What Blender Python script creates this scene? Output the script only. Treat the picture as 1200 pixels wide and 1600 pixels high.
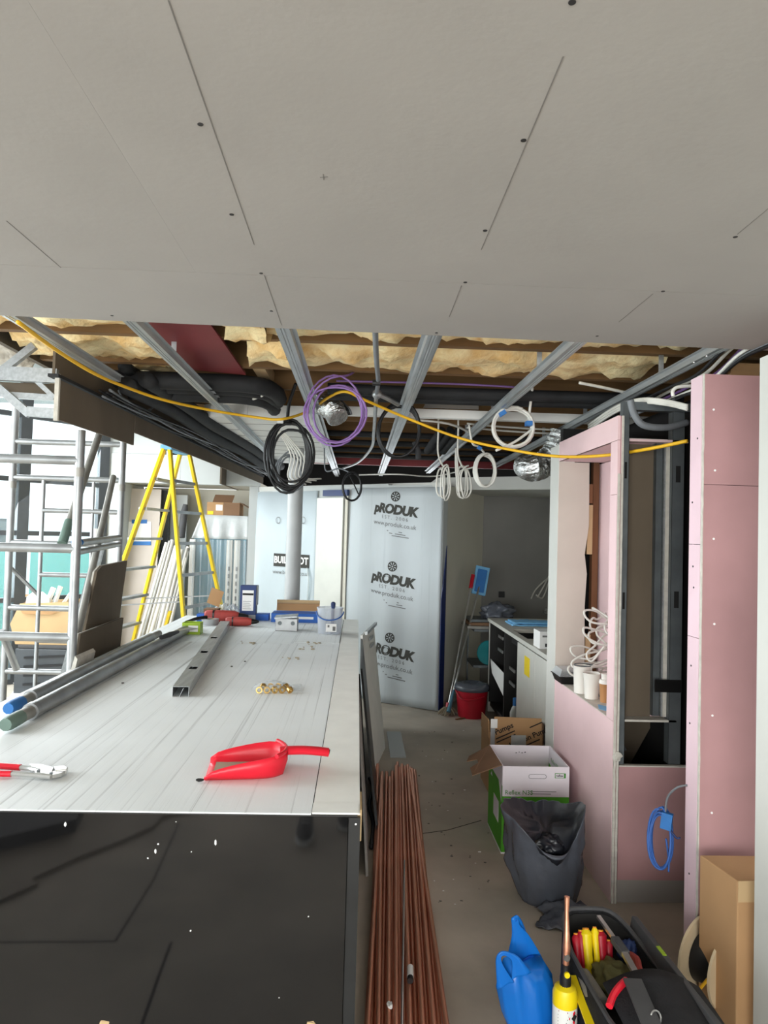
import bpy, bmesh, math, random
from mathutils import Vector, Matrix, noise
random.seed(7)
for o in list(bpy.data.objects): bpy.data.objects.remove(o)
SC = bpy.context.scene
COL = SC.collection
V = Vector
PI = math.pi
# ------------------------------------------------------------------ camera
F = 1110.0
CAM = V((0, 0, 1.7))
ROLL = 0.028
_a = V(((559-600)/F, -(836-800)/F, -1.0)).normalized()
_z = V((math.sin(ROLL), math.cos(ROLL), 0)); _z.z = (_a.x*_z.x+_a.y*_z.y)/-_a.z; _z.normalize()
_x = _a.cross(_z)
RW = Matrix((_x, _a, _z))            # camera axes -> world
cd = bpy.data.cameras.new('camera'); cam = bpy.data.objects.new('camera', cd); COL.objects.link(cam)
cam.matrix_world = Matrix.Translation(CAM) @ RW.to_4x4()
cd.sensor_width = 36; cd.lens = F/1600*36; cd.clip_start = 0.02; cd.clip_end = 200
SC.camera = cam
# ------------------------------------------------------------------ world, lights, exposure
SC.view_settings.view_transform = 'Standard'; SC.view_settings.look = 'None'
SC.view_settings.gamma = 1.0; SC.view_settings.use_curve_mapping = False
SC.view_settings.exposure = 0.43
w = bpy.data.worlds.new('overcast_sky'); SC.world = w; w.use_nodes = True
w.node_tree.nodes['Background'].inputs[0].default_value = (0.93, 0.97, 1.0, 1)
w.node_tree.nodes['Background'].inputs[1].default_value = 2.2
def area(name, loc, target, sx, sy, power, color=(1, 1, 1)):
    d = bpy.data.lights.new(name, 'AREA'); d.shape = 'RECTANGLE'; d.size = sx; d.size_y = sy
    d.energy = power; d.color = color
    o = bpy.data.objects.new(name, d); COL.objects.link(o); o.location = loc
    o.rotation_euler = (V(target)-V(loc)).to_track_quat('-Z', 'Z').to_euler()
    return o
# daylight through the window wall on the left and the shopfront behind the camera
area('window_light', (-5.2, 2.6, 1.75), (0, 3.0, -1.2), 7.4, 2.6, 560, (0.95, 0.98, 1.0))
area('window_light_far', (-3.75, 7.35, 2.0), (0.6, 6.2, -.7), 2.2, 2.5, 125, (0.95, 0.98, 1.0))
area('shopfront_light', (-1.2, -3.6, 1.45), (0.1, 1.5, -.6), 4.6, 2.3, 250, (1.0, 0.985, 0.96))

# ------------------------------------------------------------------ helpers
def ray(px, py): return RW @ V(((px-600)/F, -(py-800)/F, -1.0))
def at(px, py, X=None, Y=None, Z=None):
    d = ray(px, py)
    if X is not None: t = X/d.x
    elif Y is not None: t = Y/d.y
    else: t = (Z-1.7)/d.z
    return CAM+d*t
def onplane(px, py, p0, n):
    d = ray(px, py); t = (V(p0)-CAM).dot(n)/d.dot(n); return CAM+d*t
def lin(c): return tuple(((v/255)/12.92 if v/255 <= .04045 else ((v/255+.055)/1.055)**2.4) for v in c)
MATS = {}
def M(name, col, rough=0.7, metal=0.0, var=0.08, scale=6.0, bump=0.0, bscale=None, stretch=None, trans=0.0, spec=0.5, col2=None, detail=4, coat=0, alpha=1.0, ior=1.45):
    m = bpy.data.materials.new(name); m.use_nodes = True; MATS[name] = m
    nt = m.node_tree; n = nt.nodes; L = nt.links; b = n['Principled BSDF']
    b.inputs['Roughness'].default_value = rough; b.inputs['Metallic'].default_value = metal
    b.inputs['Specular IOR Level'].default_value = spec; b.inputs['Transmission Weight'].default_value = trans
    b.inputs['Alpha'].default_value = alpha; b.inputs['IOR'].default_value = ior
    if coat: b.inputs['Coat Weight'].default_value = coat; b.inputs['Coat Roughness'].default_value = 0.1
    c = lin(col); tc = n.new('ShaderNodeTexCoord'); mp = n.new('ShaderNodeMapping')
    L.new(tc.outputs['Object'], mp.inputs[0])
    if stretch: mp.inputs['Scale'].default_value = stretch
    nz = n.new('ShaderNodeTexNoise'); nz.inputs['Scale'].default_value = scale; nz.inputs['Detail'].default_value = detail
    L.new(mp.outputs[0], nz.inputs[0])
    mx = n.new('ShaderNodeMix'); mx.data_type = 'RGBA'
    ca = lin(col2) if col2 else tuple(v*(1-var) for v in c)
    cb = c if col2 else tuple(min(1, v*(1+var)) for v in c)
    mx.inputs[6].default_value = (*ca, 1); mx.inputs[7].default_value = (*cb, 1)
    rp = n.new('ShaderNodeMapRange'); rp.inputs[1].default_value = .35; rp.inputs[2].default_value = .65
    L.new(nz.outputs[0], rp.inputs[0]); L.new(rp.outputs[0], mx.inputs[0]); L.new(mx.outputs[2], b.inputs['Base Color'])
    if bump:
        nb = n.new('ShaderNodeTexNoise'); nb.inputs['Scale'].default_value = bscale or scale*4; nb.inputs['Detail'].default_value = 5
        L.new(mp.outputs[0], nb.inputs[0]); bp = n.new('ShaderNodeBump'); bp.inputs['Strength'].default_value = bump; bp.inputs['Distance'].default_value = .01
        L.new(nb.outputs[0], bp.inputs['Height']); L.new(bp.outputs[0], b.inputs['Normal'])
    return m
def see_through(name, col, opacity, rough=0.15):
    m = bpy.data.materials.new(name); m.use_nodes = True; MATS[name] = m
    nt = m.node_tree; n = nt.nodes; L = nt.links; b = n['Principled BSDF']; out = n['Material Output']
    b.inputs['Base Color'].default_value = (*lin(col), 1); b.inputs['Roughness'].default_value = rough
    t = n.new('ShaderNodeBsdfTransparent'); t.inputs[0].default_value = (*[.5+.5*v for v in lin(col)], 1)
    fr = n.new('ShaderNodeLayerWeight'); fr.inputs[0].default_value = .25
    ma = n.new('ShaderNodeMath'); ma.operation = 'MULTIPLY_ADD'; ma.inputs[1].default_value = .5; ma.inputs[2].default_value = opacity; ma.use_clamp = True
    L.new(fr.outputs['Facing'], ma.inputs[0])
    mx = n.new('ShaderNodeMixShader'); L.new(ma.outputs[0], mx.inputs[0]); L.new(t.outputs[0], mx.inputs[1]); L.new(b.outputs[0], mx.inputs[2])
    L.new(mx.outputs[0], out.inputs[0]); return m

WL = {}                                # world location of every object (only translations are used)
def tag(o, label=None, cat=None, group=None, kind=None):
    if label: o['label'] = label
    if cat: o['category'] = cat
    if group: o['group'] = group
    if kind: o['kind'] = kind
    return o
def thing(name, loc, label=None, cat=None, group=None, kind=None):
    o = bpy.data.objects.new(name, None); COL.objects.link(o); o.location = loc; o.empty_display_size = .05
    WL[o.name] = V(loc); return tag(o, label, cat, group, kind)
def attach(o, centre, parent):
    COL.objects.link(o); WL[o.name] = V(centre)
    if parent is not None: o.parent = parent; o.location = V(centre)-WL[parent.name]
    else: o.location = centre
    return o
def catmull(pts, n=6, closed=False):
    pts = [V(p) for p in pts]; out = []; N = len(pts)
    rng = range(N if closed else N-1)
    for i in rng:
        g = (lambda k: pts[k % N]) if closed else (lambda k: pts[min(max(k, 0), N-1)])
        p0, p1, p2, p3 = g(i-1), g(i), g(i+1), g(i+2)
        for k in range(n):
            t = k/n; t2 = t*t; t3 = t2*t
            out.append(.5*((2*p1)+(p2-p0)*t+(2*p0-5*p1+4*p2-p3)*t2+(3*p1-p0-3*p2+p3)*t3))
    if not closed: out.append(pts[-1])
    return out
class MB:
    def __init__(s): s.v = []; s.f = []
    def add(s, vs, fs):
        k = len(s.v); s.v += [V(p) for p in vs]; s.f += [tuple(i+k for i in f) for f in fs]; return s
    def box(s, x0, x1, y0, y1, z0, z1):
        return s.add([(x, y, z) for z in (z0, z1) for y in (y0, y1) for x in (x0, x1)],
                     [(0, 2, 3, 1), (4, 5, 7, 6), (0, 1, 5, 4), (2, 6, 7, 3), (0, 4, 6, 2), (1, 3, 7, 5)])
    def obox(s, c, size, rz=0, rx=0, ry=0):
        R = Matrix.Rotation(rz, 3, 'Z') @ Matrix.Rotation(ry, 3, 'Y') @ Matrix.Rotation(rx, 3, 'X'); c = V(c); h = V(size)/2
        vs = [c+R @ V((x*h.x, y*h.y, z*h.z)) for z in (-1, 1) for y in (-1, 1) for x in (-1, 1)]
        return s.add(vs, [(0, 2, 3, 1), (4, 5, 7, 6), (0, 1, 5, 4), (2, 6, 7, 3), (0, 4, 6, 2), (1, 3, 7, 5)])
    def bar(s, p0, p1, wd, ht, up=(0, 0, 1)):
        p0 = V(p0); p1 = V(p1); d = (p1-p0).normalized(); a = d.cross(V(up)).normalized(); b = a.cross(d)
        vs = [p+a*(wd/2*i)+b*(ht/2*j) for p in (p0, p1) for (i, j) in ((-1, -1), (1, -1), (1, 1), (-1, 1))]
        return s.add(vs, [(3, 2, 1, 0), (4, 5, 6, 7), (0, 1, 5, 4), (1, 2, 6, 5), (2, 3, 7, 6), (3, 0, 4, 7)])
    def prism(s, poly, off):           # poly: 3D outline, extruded by off
        off = V(off); n = len(poly); poly = [V(p) for p in poly]
        return s.add(poly+[p+off for p in poly], [tuple(range(n))[::-1], tuple(range(n, 2*n))]+[(i, (i+1) % n, n+(i+1) % n, n+i) for i in range(n)])
    def loft(s, rings, closed=True, cap0=False, cap1=False):
        n = len(rings[0]); fs = []
        for r in range(len(rings)-1):
            for i in range(n if closed else n-1):
                j = (i+1) % n; fs.append((r*n+i, r*n+j, (r+1)*n+j, (r+1)*n+i))
        if cap0: fs.append(tuple(range(n))[::-1])
        if cap1: fs.append(tuple(range((len(rings)-1)*n, len(rings)*n)))
        return s.add([p for r in rings for p in r], fs)
    def tube(s, pts, r, n=8, closed=False, prof=None, cap=True):
        pts = [V(p) for p in pts]; N = len(pts); rings = []; up = None
        for i in range(N):
            if closed: d = pts[(i+1) % N]-pts[i-1]
            else: d = pts[min(i+1, N-1)]-pts[max(i-1, 0)]
            if d.length < 1e-9: d = V((0, 0, 1))
            d.normalize()
            if up is None: up = V((0, 0, 1)) if abs(d.z) < .9 else V((1, 0, 0))
            a = d.cross(up)
            if a.length < 1e-6: a = d.cross(V((0, 1, .1)))
            a.normalize(); b = a.cross(d); up = b
            rr = r[i] if isinstance(r, (list, tuple)) else r
            if prof: rings.append([pts[i]+a*(u*rr)+b*(v*rr) for u, v in prof])
            else: rings.append([pts[i]+a*(math.cos(2*PI*k/n)*rr)+b*(math.sin(2*PI*k/n)*rr) for k in range(n)])
        if closed: rings.append(rings[0]); return s.loft(rings)
        return s.loft(rings, True, cap, cap)
    def cyl(s, p0, p1, r, n=12, r2=None): return s.tube([p0, p1], [r, r if r2 is None else r2], n)
    def lathe(s, prof, c=(0, 0, 0), n=20, sy=1.0):
        c = V(c); return s.loft([[c+V((r*math.cos(2*PI*k/n), sy*r*math.sin(2*PI*k/n), z)) for k in range(n)] for r, z in prof], True, prof[0][0] > 1e-5, prof[-1][0] > 1e-5)
    def ico(s, c, r, sc=(1, 1, 1), sub=1, jit=0):
        bm = bmesh.new(); bmesh.ops.create_icosphere(bm, subdivisions=sub, radius=1)
        vs = []
        for v in bm.verts:
            k = r*(1+random.uniform(-jit, jit)); vs.append(V(c)+V((v.co.x*sc[0]*k, v.co.y*sc[1]*k, v.co.z*sc[2]*k)))
        fs = [tuple(v.index for v in f.verts) for f in bm.faces]; bm.free(); return s.add(vs, fs)
    def grid(s, fn, nu, nv):
        vs = [fn(i/nu, j/nv) for j in range(nv+1) for i in range(nu+1)]
        return s.add(vs, [(j*(nu+1)+i, j*(nu+1)+i+1, (j+1)*(nu+1)+i+1, (j+1)*(nu+1)+i) for j in range(nv) for i in range(nu)])
    def xf(s, m): s.v = [m @ p for p in s.v]; return s
    def build(s, name, mat, parent=None, smooth=False, bev=0, solid=0, sharp=0.7, sub=0, base=False):
        lo = V((min(p.x for p in s.v), min(p.y for p in s.v), min(p.z for p in s.v))); hi = V((max(p.x for p in s.v), max(p.y for p in s.v), max(p.z for p in s.v)))
        c = (lo+hi)/2
        if base: c.z = lo.z
        me = bpy.data.meshes.new(name); me.from_pydata([p-c for p in s.v], [], s.f); me.validate()
        bm = bmesh.new(); bm.from_mesh(me); bmesh.ops.recalc_face_normals(bm, faces=bm.faces); bm.to_mesh(me); bm.free()
        me.materials.append(MATS[mat] if isinstance(mat, str) else mat)
        if smooth:
            me.polygons.foreach_set('use_smooth', [True]*len(me.polygons)); me.set_sharp_from_angle(angle=sharp)
        o = bpy.data.objects.new(name, me); attach(o, c, parent)
        if solid: md = o.modifiers.new('solid', 'SOLIDIFY'); md.thickness = solid; md.offset = 0
        if bev: md = o.modifiers.new('bevel', 'BEVEL'); md.width = bev; md.segments = 2; md.limit_method = 'ANGLE'; md.angle_limit = .6
        if sub: md = o.modifiers.new('sub', 'SUBSURF'); md.levels = sub; md.render_levels = sub
        return o
def B(name, mat, parent, x0, x1, y0, y1, z0, z1, bev=0): return MB().box(x0, x1, y0, y1, z0, z1).build(name, mat, parent, bev=bev)
def text(s, size, name, mat, parent, fn, bold=0, shear=0, align='CENTER', space=1.0, depth=0.0006):
    cu = bpy.data.curves.new('t', 'FONT'); cu.body = s; cu.size = size; cu.align_x = align; cu.align_y = 'CENTER'; cu.shear = shear; cu.offset = bold; cu.space_character = space; cu.resolution_u = 3
    ob = bpy.data.objects.new('t', cu); COL.objects.link(ob)
    me = bpy.data.meshes.new_from_object(ob); vs = [v.co.copy() for v in me.vertices]; fs = [tuple(p.vertices) for p in me.polygons]
    bpy.data.objects.remove(ob); bpy.data.curves.remove(cu); bpy.data.meshes.remove(me)
    mb = MB(); mb.add([fn(p.x, p.y) for p in vs], fs)
    return mb.build(name, mat, parent)
def planefn(o, u, v, lift=0.0):
    o = V(o); u = V(u).normalized(); v = V(v).normalized(); n = u.cross(v).normalized()
    return lambda a, b: o+u*a+v*b+n*lift
def rz2(p, c, a):
    ca, sa = math.cos(a), math.sin(a); x, y = p[0]-c[0], p[1]-c[1]; return (c[0]+x*ca-y*sa, c[1]+x*sa+y*ca)
def fbm(p, s=1.0, o=3): return noise.fractal(V(p)*s, 1.0, 2.0, o)

# ------------------------------------------------------------------ materials
M('board_grey', (158, 153, 148), .85, var=.03, scale=2.5, bump=.05, bscale=60)
M('board_back', (98, 87, 73), .9, var=.10, scale=4, stretch=(1, 1, .4))
M('gypsum', (196, 192, 182), .95, var=.1, scale=20, bump=.3)
M('pencil', (116, 112, 108), .9)
M('screw_dark', (42, 40, 40), .6)
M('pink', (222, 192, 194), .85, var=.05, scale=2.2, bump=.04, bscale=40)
M('pink_shaded', (174, 134, 135), .85, var=.11, scale=1.7, bump=.04, bscale=40)  # darker copy of the pink board, shade on camera-facing faces put into colour
M('pink_lit', (220, 192, 200), .85, var=.04, scale=3)  # pink board lightened to carry the window light on the nib end
M('beige_board', (198, 188, 178), .85, var=.05, scale=3)
M('plaster_white', (200, 200, 194), .8, var=.03, scale=3, bump=.08, bscale=30)
M('wall_white', (190, 194, 193), .75, var=.025, scale=2)
M('wall_cream', (206, 202, 188), .75, var=.03, scale=2)
M('wall_grey', (128, 126, 122), .7, var=.08, scale=1.6)
M('concrete', (176, 166, 152), .75, var=.16, scale=2.2, bump=.1, bscale=30, detail=8)
M('timber', (122, 92, 58), .85, var=.18, scale=5, stretch=(.25, 3, 3))
M('timber_pale', (196, 168, 128), .85, var=.12, scale=5, stretch=(1, 1, .2))
M('timber_red', (122, 84, 58), .85, var=.15, scale=6, stretch=(3, 3, .3))
M('deck_dark', (74, 58, 44), .9, var=.2, scale=3)
M('void_shade', (26, 25, 25), .95)  # near-black colour standing in for shade inside openings, cavities and slots
M('wool', (255, 238, 190), 1.0, var=.0, scale=7, bump=1.0, bscale=30, col2=(232, 190, 126), detail=8)
M('wool_white', (214, 208, 196), 1.0, var=.1, scale=14, bump=.9, bscale=40)
M('maroon', (118, 40, 44), .6, var=.12, scale=2)
M('galv', (178, 182, 184), .42, metal=.75, var=.12, scale=9, stretch=(6, .5, 6))
M('galv_dark', (104, 110, 112), .5, metal=.6, var=.12, scale=9)
M('alu', (158, 160, 161), .42, metal=.8, var=.14, scale=7)
M('alu_dull', (150, 148, 142), .55, metal=.55, var=.15, scale=7)
M('foam_black', (30, 31, 33), .75, var=.25, scale=8, bump=.2)
M('cable_black', (22, 22, 24), .5)
M('cable_white', (214, 212, 204), .5)
M('cable_purple', (124, 92, 150), .45)
M('cable_yellow', (222, 172, 30), .5)
M('cable_grey', (110, 114, 118), .5)
M('cable_blue', (58, 100, 170), .5)
M('tape_blue', (46, 110, 176), .6)
M('tape_black', (16, 16, 16), .35)
M('foil', (205, 206, 205), .22, metal=.95, var=.2, scale=30, bump=.9, bscale=60)
M('white_paint', (226, 226, 222), .6, var=.03)
M('gloss_black', (18, 18, 19), .045, var=.1, scale=3, spec=.75)
M('trim_black', (34, 35, 36), .35, var=.2)
M('carcass_dark', (34, 33, 32), .6)
M('worktop_beige', (190, 186, 176), .45, var=.04)
M('panel_white', (212, 212, 204), .3, var=.03)
M('strip_white', (240, 241, 236), .7, var=.03, scale=8)
M('cup_white', (226, 222, 214), .6, var=.02)
M('cup_brown', (176, 126, 80), .7)
M('copper', (226, 160, 130), .4, metal=.85, var=.14, scale=5, stretch=(8, .6, 8))
M('steel', (206, 206, 204), .28, metal=.9, var=.1)
M('brass', (214, 178, 110), .3, metal=.85, var=.15, scale=20)
M('card', (176, 138, 98), .9, var=.06, scale=4)
M('card_light', (188, 160, 120), .9, var=.06, scale=4)
M('card_dark', (128, 98, 74), .9, var=.08, scale=4)
M('box_green', (74, 158, 30), .6, var=.05)
M('box_white', (226, 220, 226), .65, var=.02)
M('ink_green', (64, 140, 52), .7)
M('ink_black', (32, 30, 30), .8)
M('ink_grey', (112, 112, 112), .8)
M('ink_print', (62, 62, 58), .8)
M('bag_grey', (84, 88, 97), .26, var=.12, scale=3, bump=.8, bscale=12)
M('bag_dark', (34, 36, 42), .3, var=.2, scale=3, bump=.5, bscale=9)
M('fabric_black', (30, 30, 33), .85, var=.2, scale=30, bump=.3, bscale=120)
M('rubber_grey', (74, 74, 76), .7, var=.1)
M('red_plastic', (222, 32, 52), .35, var=.05)
M('red_dull', (162, 62, 56), .6, var=.18, scale=14)
M('red_dark', (172, 20, 40), .4, var=.08)
M('yellow_plastic', (240, 212, 20), .4, var=.04)
M('ladder_yellow', (240, 206, 20), .45, var=.06, scale=5)
M('olive', (96, 92, 56), .9, var=.2, scale=12, bump=.4)
M('olive_grey', (120, 116, 108), .9, var=.15, scale=12, bump=.3)
M('orange', (236, 152, 30), .5)
M('label_white', (236, 236, 234), .6, var=.02)
M('blue_card', (40, 96, 180), .55, var=.06)
M('navy_card', (40, 62, 112), .55, var=.06)
M('film_blue', (18, 34, 84), .35)
M('teal', (20, 130, 136), .4)
M('sky_cloth', (118, 178, 220), .7, var=.1)
M('grey_tape', (156, 158, 160), .45, var=.05)
M('green_box', (150, 180, 40), .5)
M('mop_string', (140, 128, 108), .95, var=.2, scale=20)
M('mop_teal', (70, 120, 140), .6)
M('navy_part', (44, 60, 104), .5)
M('teal_tape', (104, 126, 116), .5)
M('dust', (170, 160, 140), .95)
M('frame_grey', (70, 74, 78), .5, var=.08)
M('outdoor_white', (236, 238, 240), .8, var=.03)
M('outdoor_roof', (206, 212, 220), .7, var=.06)
M('outdoor_deck', (176, 176, 172), .85, var=.06)
M('wood_reel', (214, 194, 160), .75, var=.06)
M('shoe_grey', (70, 70, 72), .7, var=.15)
M('jean', (52, 58, 74), .9, var=.15)
M('pvc_white', (216, 214, 208), .45, var=.04)
M('pole_grey', (176, 178, 178), .5, var=.05)
M('floor_board', (156, 146, 132), .75, var=.1, scale=3)
M('soot', (96, 92, 88), .9, var=.2)
see_through('pane_glass', (225, 238, 240), .05, .03)
see_through('bag_blue', (26, 122, 218), .74, .2)
see_through('teal_glass', (120, 214, 206), .35, .05)
see_through('film_clear', (232, 236, 238), .22, .18)
see_through('film_dense', (232, 238, 238), .40, .2)
see_through('tub_plastic', (228, 232, 238), .26, .25)
see_through('bottle_clear', (226, 228, 224), .55, .2)
def sheet_material(name, col, line, scale, rot, strength, upright=False):
    m = M(name, col, .55, var=.03, scale=2.0); nt = m.node_tree; n = nt.nodes; L = nt.links
    tc = n.new('ShaderNodeTexCoord'); mp = n.new('ShaderNodeMapping'); L.new(tc.outputs['Object'], mp.inputs[0])
    mp.inputs['Rotation'].default_value = (0, 0, rot); mp.inputs['Scale'].default_value = (scale, scale, .3) if upright else (scale, .22, scale)
    nz = n.new('ShaderNodeTexNoise'); nz.inputs['Scale'].default_value = 1.0; nz.inputs['Detail'].default_value = 6; nz.inputs['Roughness'].default_value = .75; L.new(mp.outputs[0], nz.inputs[0])
    rp = n.new('ShaderNodeMapRange'); rp.inputs[1].default_value = .33; rp.inputs[2].default_value = .45; rp.inputs[3].default_value = strength; rp.inputs[4].default_value = 0; L.new(nz.outputs[0], rp.inputs[0])
    b = n['Principled BSDF']; old = b.inputs['Base Color'].links[0].from_socket
    mx = n.new('ShaderNodeMix'); mx.data_type = 'RGBA'; mx.inputs[7].default_value = (*lin(line), 1)
    L.new(rp.outputs[0], mx.inputs[0]); L.new(old, mx.inputs[6]); L.new(mx.outputs[2], b.inputs['Base Color'])
    bp = n.new('ShaderNodeBump'); bp.inputs['Strength'].default_value = .25; bp.inputs['Distance'].default_value = .003; L.new(nz.outputs[0], bp.inputs['Height']); L.new(bp.outputs[0], b.inputs['Normal'])
    return m
sheet_material('sheet_scuffed', (236, 241, 242), (156, 159, 159), 52, .06, .7)
sheet_material('sheet_film', (186, 193, 196), (160, 168, 172), 12, 0, .5, True)
sheet_material('sheet_bluish', (192, 203, 208), (172, 186, 192), 10, 0, .4, True)

# ================================================================== STRUCTURE
def struct(o): o['kind'] = 'structure'; return o
fl = struct(B('floor', 'concrete', None, -5.6, 3.4, -4.2, 10.6, -.2, 0))
# --- finished ceiling boards, void frame above
ceil = thing('ceiling', (0, 2.6, 2.46), kind='structure')
ZC = 2.46
for (x0, x1, y0, y1) in ((-2.9, -.5002, -.31, 2.089), (-.5, 1.9, -.31, 2.089), (-5.5, -2.902, -.31, 2.64),
                         (-5.5, -1.302, -4.1, -.312), (-1.3, 1.9, -4.1, -.312)):
    B('plasterboard_panel', 'board_grey', ceil, x0, x1, y0, y1, ZC, ZC+.0125)
def strip_board(x0, x1, ya, yb):
    MB().prism([(x0, 2.0905, ZC), (x1, 2.0905, ZC), (x1, yb, ZC), (x0, ya, ZC)], (0, 0, .0125)).build('plasterboard_panel', 'board_grey', ceil)
strip_board(-2.9, -1.401, 2.555, 2.602); strip_board(-1.399, 1.9, 2.602, 2.69)
for (px, py) in ((313, 194), (362, 335), (408, 427), (818, 219), (758, 360), (727, 441), (894, 3), (1149, 370), (175, 493), (424, 486), (682, 520), (933, 525), (1036, 455)):
    p = at(px, py, Z=ZC); MB().cyl(p-V((0, 0, .0012)), p+V((0, 0, .002)), .0055, 10).build('screw_head', 'screw_dark', ceil)
def pencil(a, b, wd=.0022):
    p = at(*a, Z=ZC); q = at(*b, Z=ZC); p.z = q.z = ZC-.0004
    MB().bar(p, q, wd, .0006).build('pencil_line', 'pencil', ceil)
for a, b in (((263, 0), (397, 382)), ((880, 88), (752, 390)), ((413, 430), (440, 508)), ((721, 446), (702, 495)), ((1200, 326), (1152, 366)), ((1020, 459), (967, 503)), ((500, 277), (512, 276)), ((505, 272), (506, 281)), ((10, 345), (95, 418))):
    pencil(a, b, .0022)
# joists, deck, wool
B('void_cheek', 'board_back', ceil, -1.78, -1.75, 2.7, 8.45, 2.585, 2.84)
B('roof_deck', 'deck_dark', ceil, -1.78, 3.2, 2.0, 10.2, 2.84, 2.9)
JY = [2.76, 3.32, 3.89, 4.46, 5.05, 5.6, 6.18, 6.76, 7.34, 7.92, 8.5, 9.08]
for y in JY: B('joist', 'timber', ceil, -1.74, 2.6, y-.024, y+.024, 2.6, 2.838)
B('noggin', 'timber_pale', ceil, -.62, -.55, 3.916, 4.434, 2.62, 2.7)
B('noggin', 'timber_pale', ceil, .58, .66, 4.486, 5.024, 2.62, 2.7)
B('noggin', 'timber', ceil, .9, .97, 5.076, 5.574, 2.61, 2.7)
def wool(x0, x1, y0, y1, zb, amp, seed, mat='wool'):
    nu = max(8, int((x1-x0)/.035)); nv = 12
    def fn(u, v):
        x = x0+(x1-x0)*u; y = y0+(y1-y0)*v
        e = min(v, 1-v)*2; ed = 1-(1-min(1, e*2.2))**2
        n = fbm((x+seed, y*1.5, seed), 5)
        z = zb+.13*(1-ed)+amp*n+.02*fbm((x*2, y*2+seed, 3), 14)
        wob = .05*fbm((x+seed, v*2, 9), 6)
        return V((x+.02*n, min(y1+.0, max(y0, y+wob*(1-ed))), min(z, 2.83)))
    return MB().grid(fn, nu, nv).build('insulation_batt', mat, ceil, smooth=True, sharp=3)
wool(-1.70, -.93, 2.79, 3.30, 2.60, .035, 1); wool(-1.70, -.90, 3.345, 3.865, 2.60, .04, 2)
wool(-.44, 1.55, 2.79, 3.30, 2.60, .035, 3); wool(-.35, 1.5, 3.345, 3.875, 2.595, .045, 4)
wool(-.60, -.42, 2.80, 3.30, 2.56, .05, 6); wool(-.56, -.36, 3.30, 3.75, 2.56, .05, 8)
wool(-1.35, -1.1, 3.92, 4.43, 2.63, .03, 5)
wool(.5, .9, 4.49, 5.02, 2.66, .05, 11, 'wool_white')
# maroon sheet seen between the rails
MB().prism([at(222, 496, Z=2.585), at(322, 498, Z=2.585), at(352, 540, Z=2.585), at(384, 586, Z=2.585), at(300, 578, Z=2.585)], (0, 0, .012)).build('maroon_sheet', 'maroon', ceil)
# galvanised furring rails
def rail(xa, xb, ya, yb, z=ZC+.013):
    prof = [(-.042, .027), (-.026, .027), (-.024, .001), (-.010, 0), (-.008, .003), (-.004, .003), (-.002, 0), (.002, 0), (.004, .003), (.008, .003), (.010, 0), (.024, .001), (.026, .027), (.042, .027), (.042, .029), (.024, .029), (.022, .005), (-.022, .005), (-.024, .029), (-.042, .029)]
    rings = [[V((x+u, y, z+v)) for u, v in prof] for x, y in ((xa, ya), (xb, yb))]
    return MB().loft(rings, True, True, True).build('ceiling_rail', 'galv', ceil)
rail(-1.325, -1.30, 2.1, 3.78); rail(-.873, -.915, 2.1, 7.2); rail(-.307, -.302, 2.1, 9.5); rail(.271, .275, 2.1, 9.2); rail(.848, .832, 2.1, 8.6); rail(1.416, 1.475, 2.1, 7.7)
for (x, y) in ((-.89, 3.35), (-.89, 4.5), (-.306, 3.92), (-.304, 5.6), (.272, 3.34), (.273, 5.08), (.845, 3.35), (.842, 4.5), (.84, 5.6), (1.425, 3.32), (1.44, 4.5), (1.46, 5.6)):
    MB().box(x-.012, x+.012, y-.0015, y+.0015, 2.495, 2.66).build('rail_hanger', 'galv', ceil)
for k in range(3):
    p = at((1130, 1104, 1084)[k], (541, 556, 566)[k], Z=ZC+.012); MB().cyl(p, p+V((0, 0, -.004)), .005, 8).build('rivet', 'steel', ceil)
# timber plate over the right-hand walls
B('header_joist', 'timber', ceil, 1.52, 2.7, 2.86, 2.90, 2.385, 2.455); B('header_joist', 'timber', ceil, 1.60, 2.7, 2.72, 2.76, 2.49, 2.595)
# high roof over the window side, void end wall
B('roof_deck', 'wall_white', ceil, -5.6, -1.602, 2.7, 10.6, 3.5, 3.6)
B('void_end', 'void_shade', ceil, -1.6, 3.2, 9.6, 9.66, 2.25, 2.84); B('void_cheek', 'board_back', ceil, -1.62, -1.6, 8.3, 9.6, 2.25, 3.5)
B('void_cheek', 'board_back', ceil, 3.2, 3.25, 2.0, 10.2, 2.2, 2.9)
B('roof_upstand', 'board_grey', ceil, -5.5, -1.5, 2.66, 2.7, 2.46, 3.5)
# --- back wall
BW = [V((-1.2, 8.60, 0)), V((.30, 7.30, 0)), V((.84, 6.98, 0))]
wb = thing('wall_back', (-.2, 7.9, 0), kind='structure')
def wallseg(name, mat, parent, a, b, z0, z1, t=.1):
    a = V((a[0], a[1], 0)); b = V((b[0], b[1], 0)); d = (b-a).normalized(); n = V((-d.y, d.x, 0))*t
    return MB().prism([(a.x, a.y, z0), (b.x, b.y, z0), (b.x+n.x, b.y+n.y, z0), (a.x+n.x, a.y+n.y, z0)], (0, 0, z1-z0)).build(name, mat, parent)
wallseg('wall_panel', 'wall_white', wb, BW[0], BW[1], 0, 2.235); wallseg('wall_panel', 'wall_white', wb, BW[1], BW[2], 0, 2.22)
wallseg('top_rail', 'plaster_white', wb, (-1.2, 8.585), (.83, 6.965), 2.195, 2.245, .03)
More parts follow.
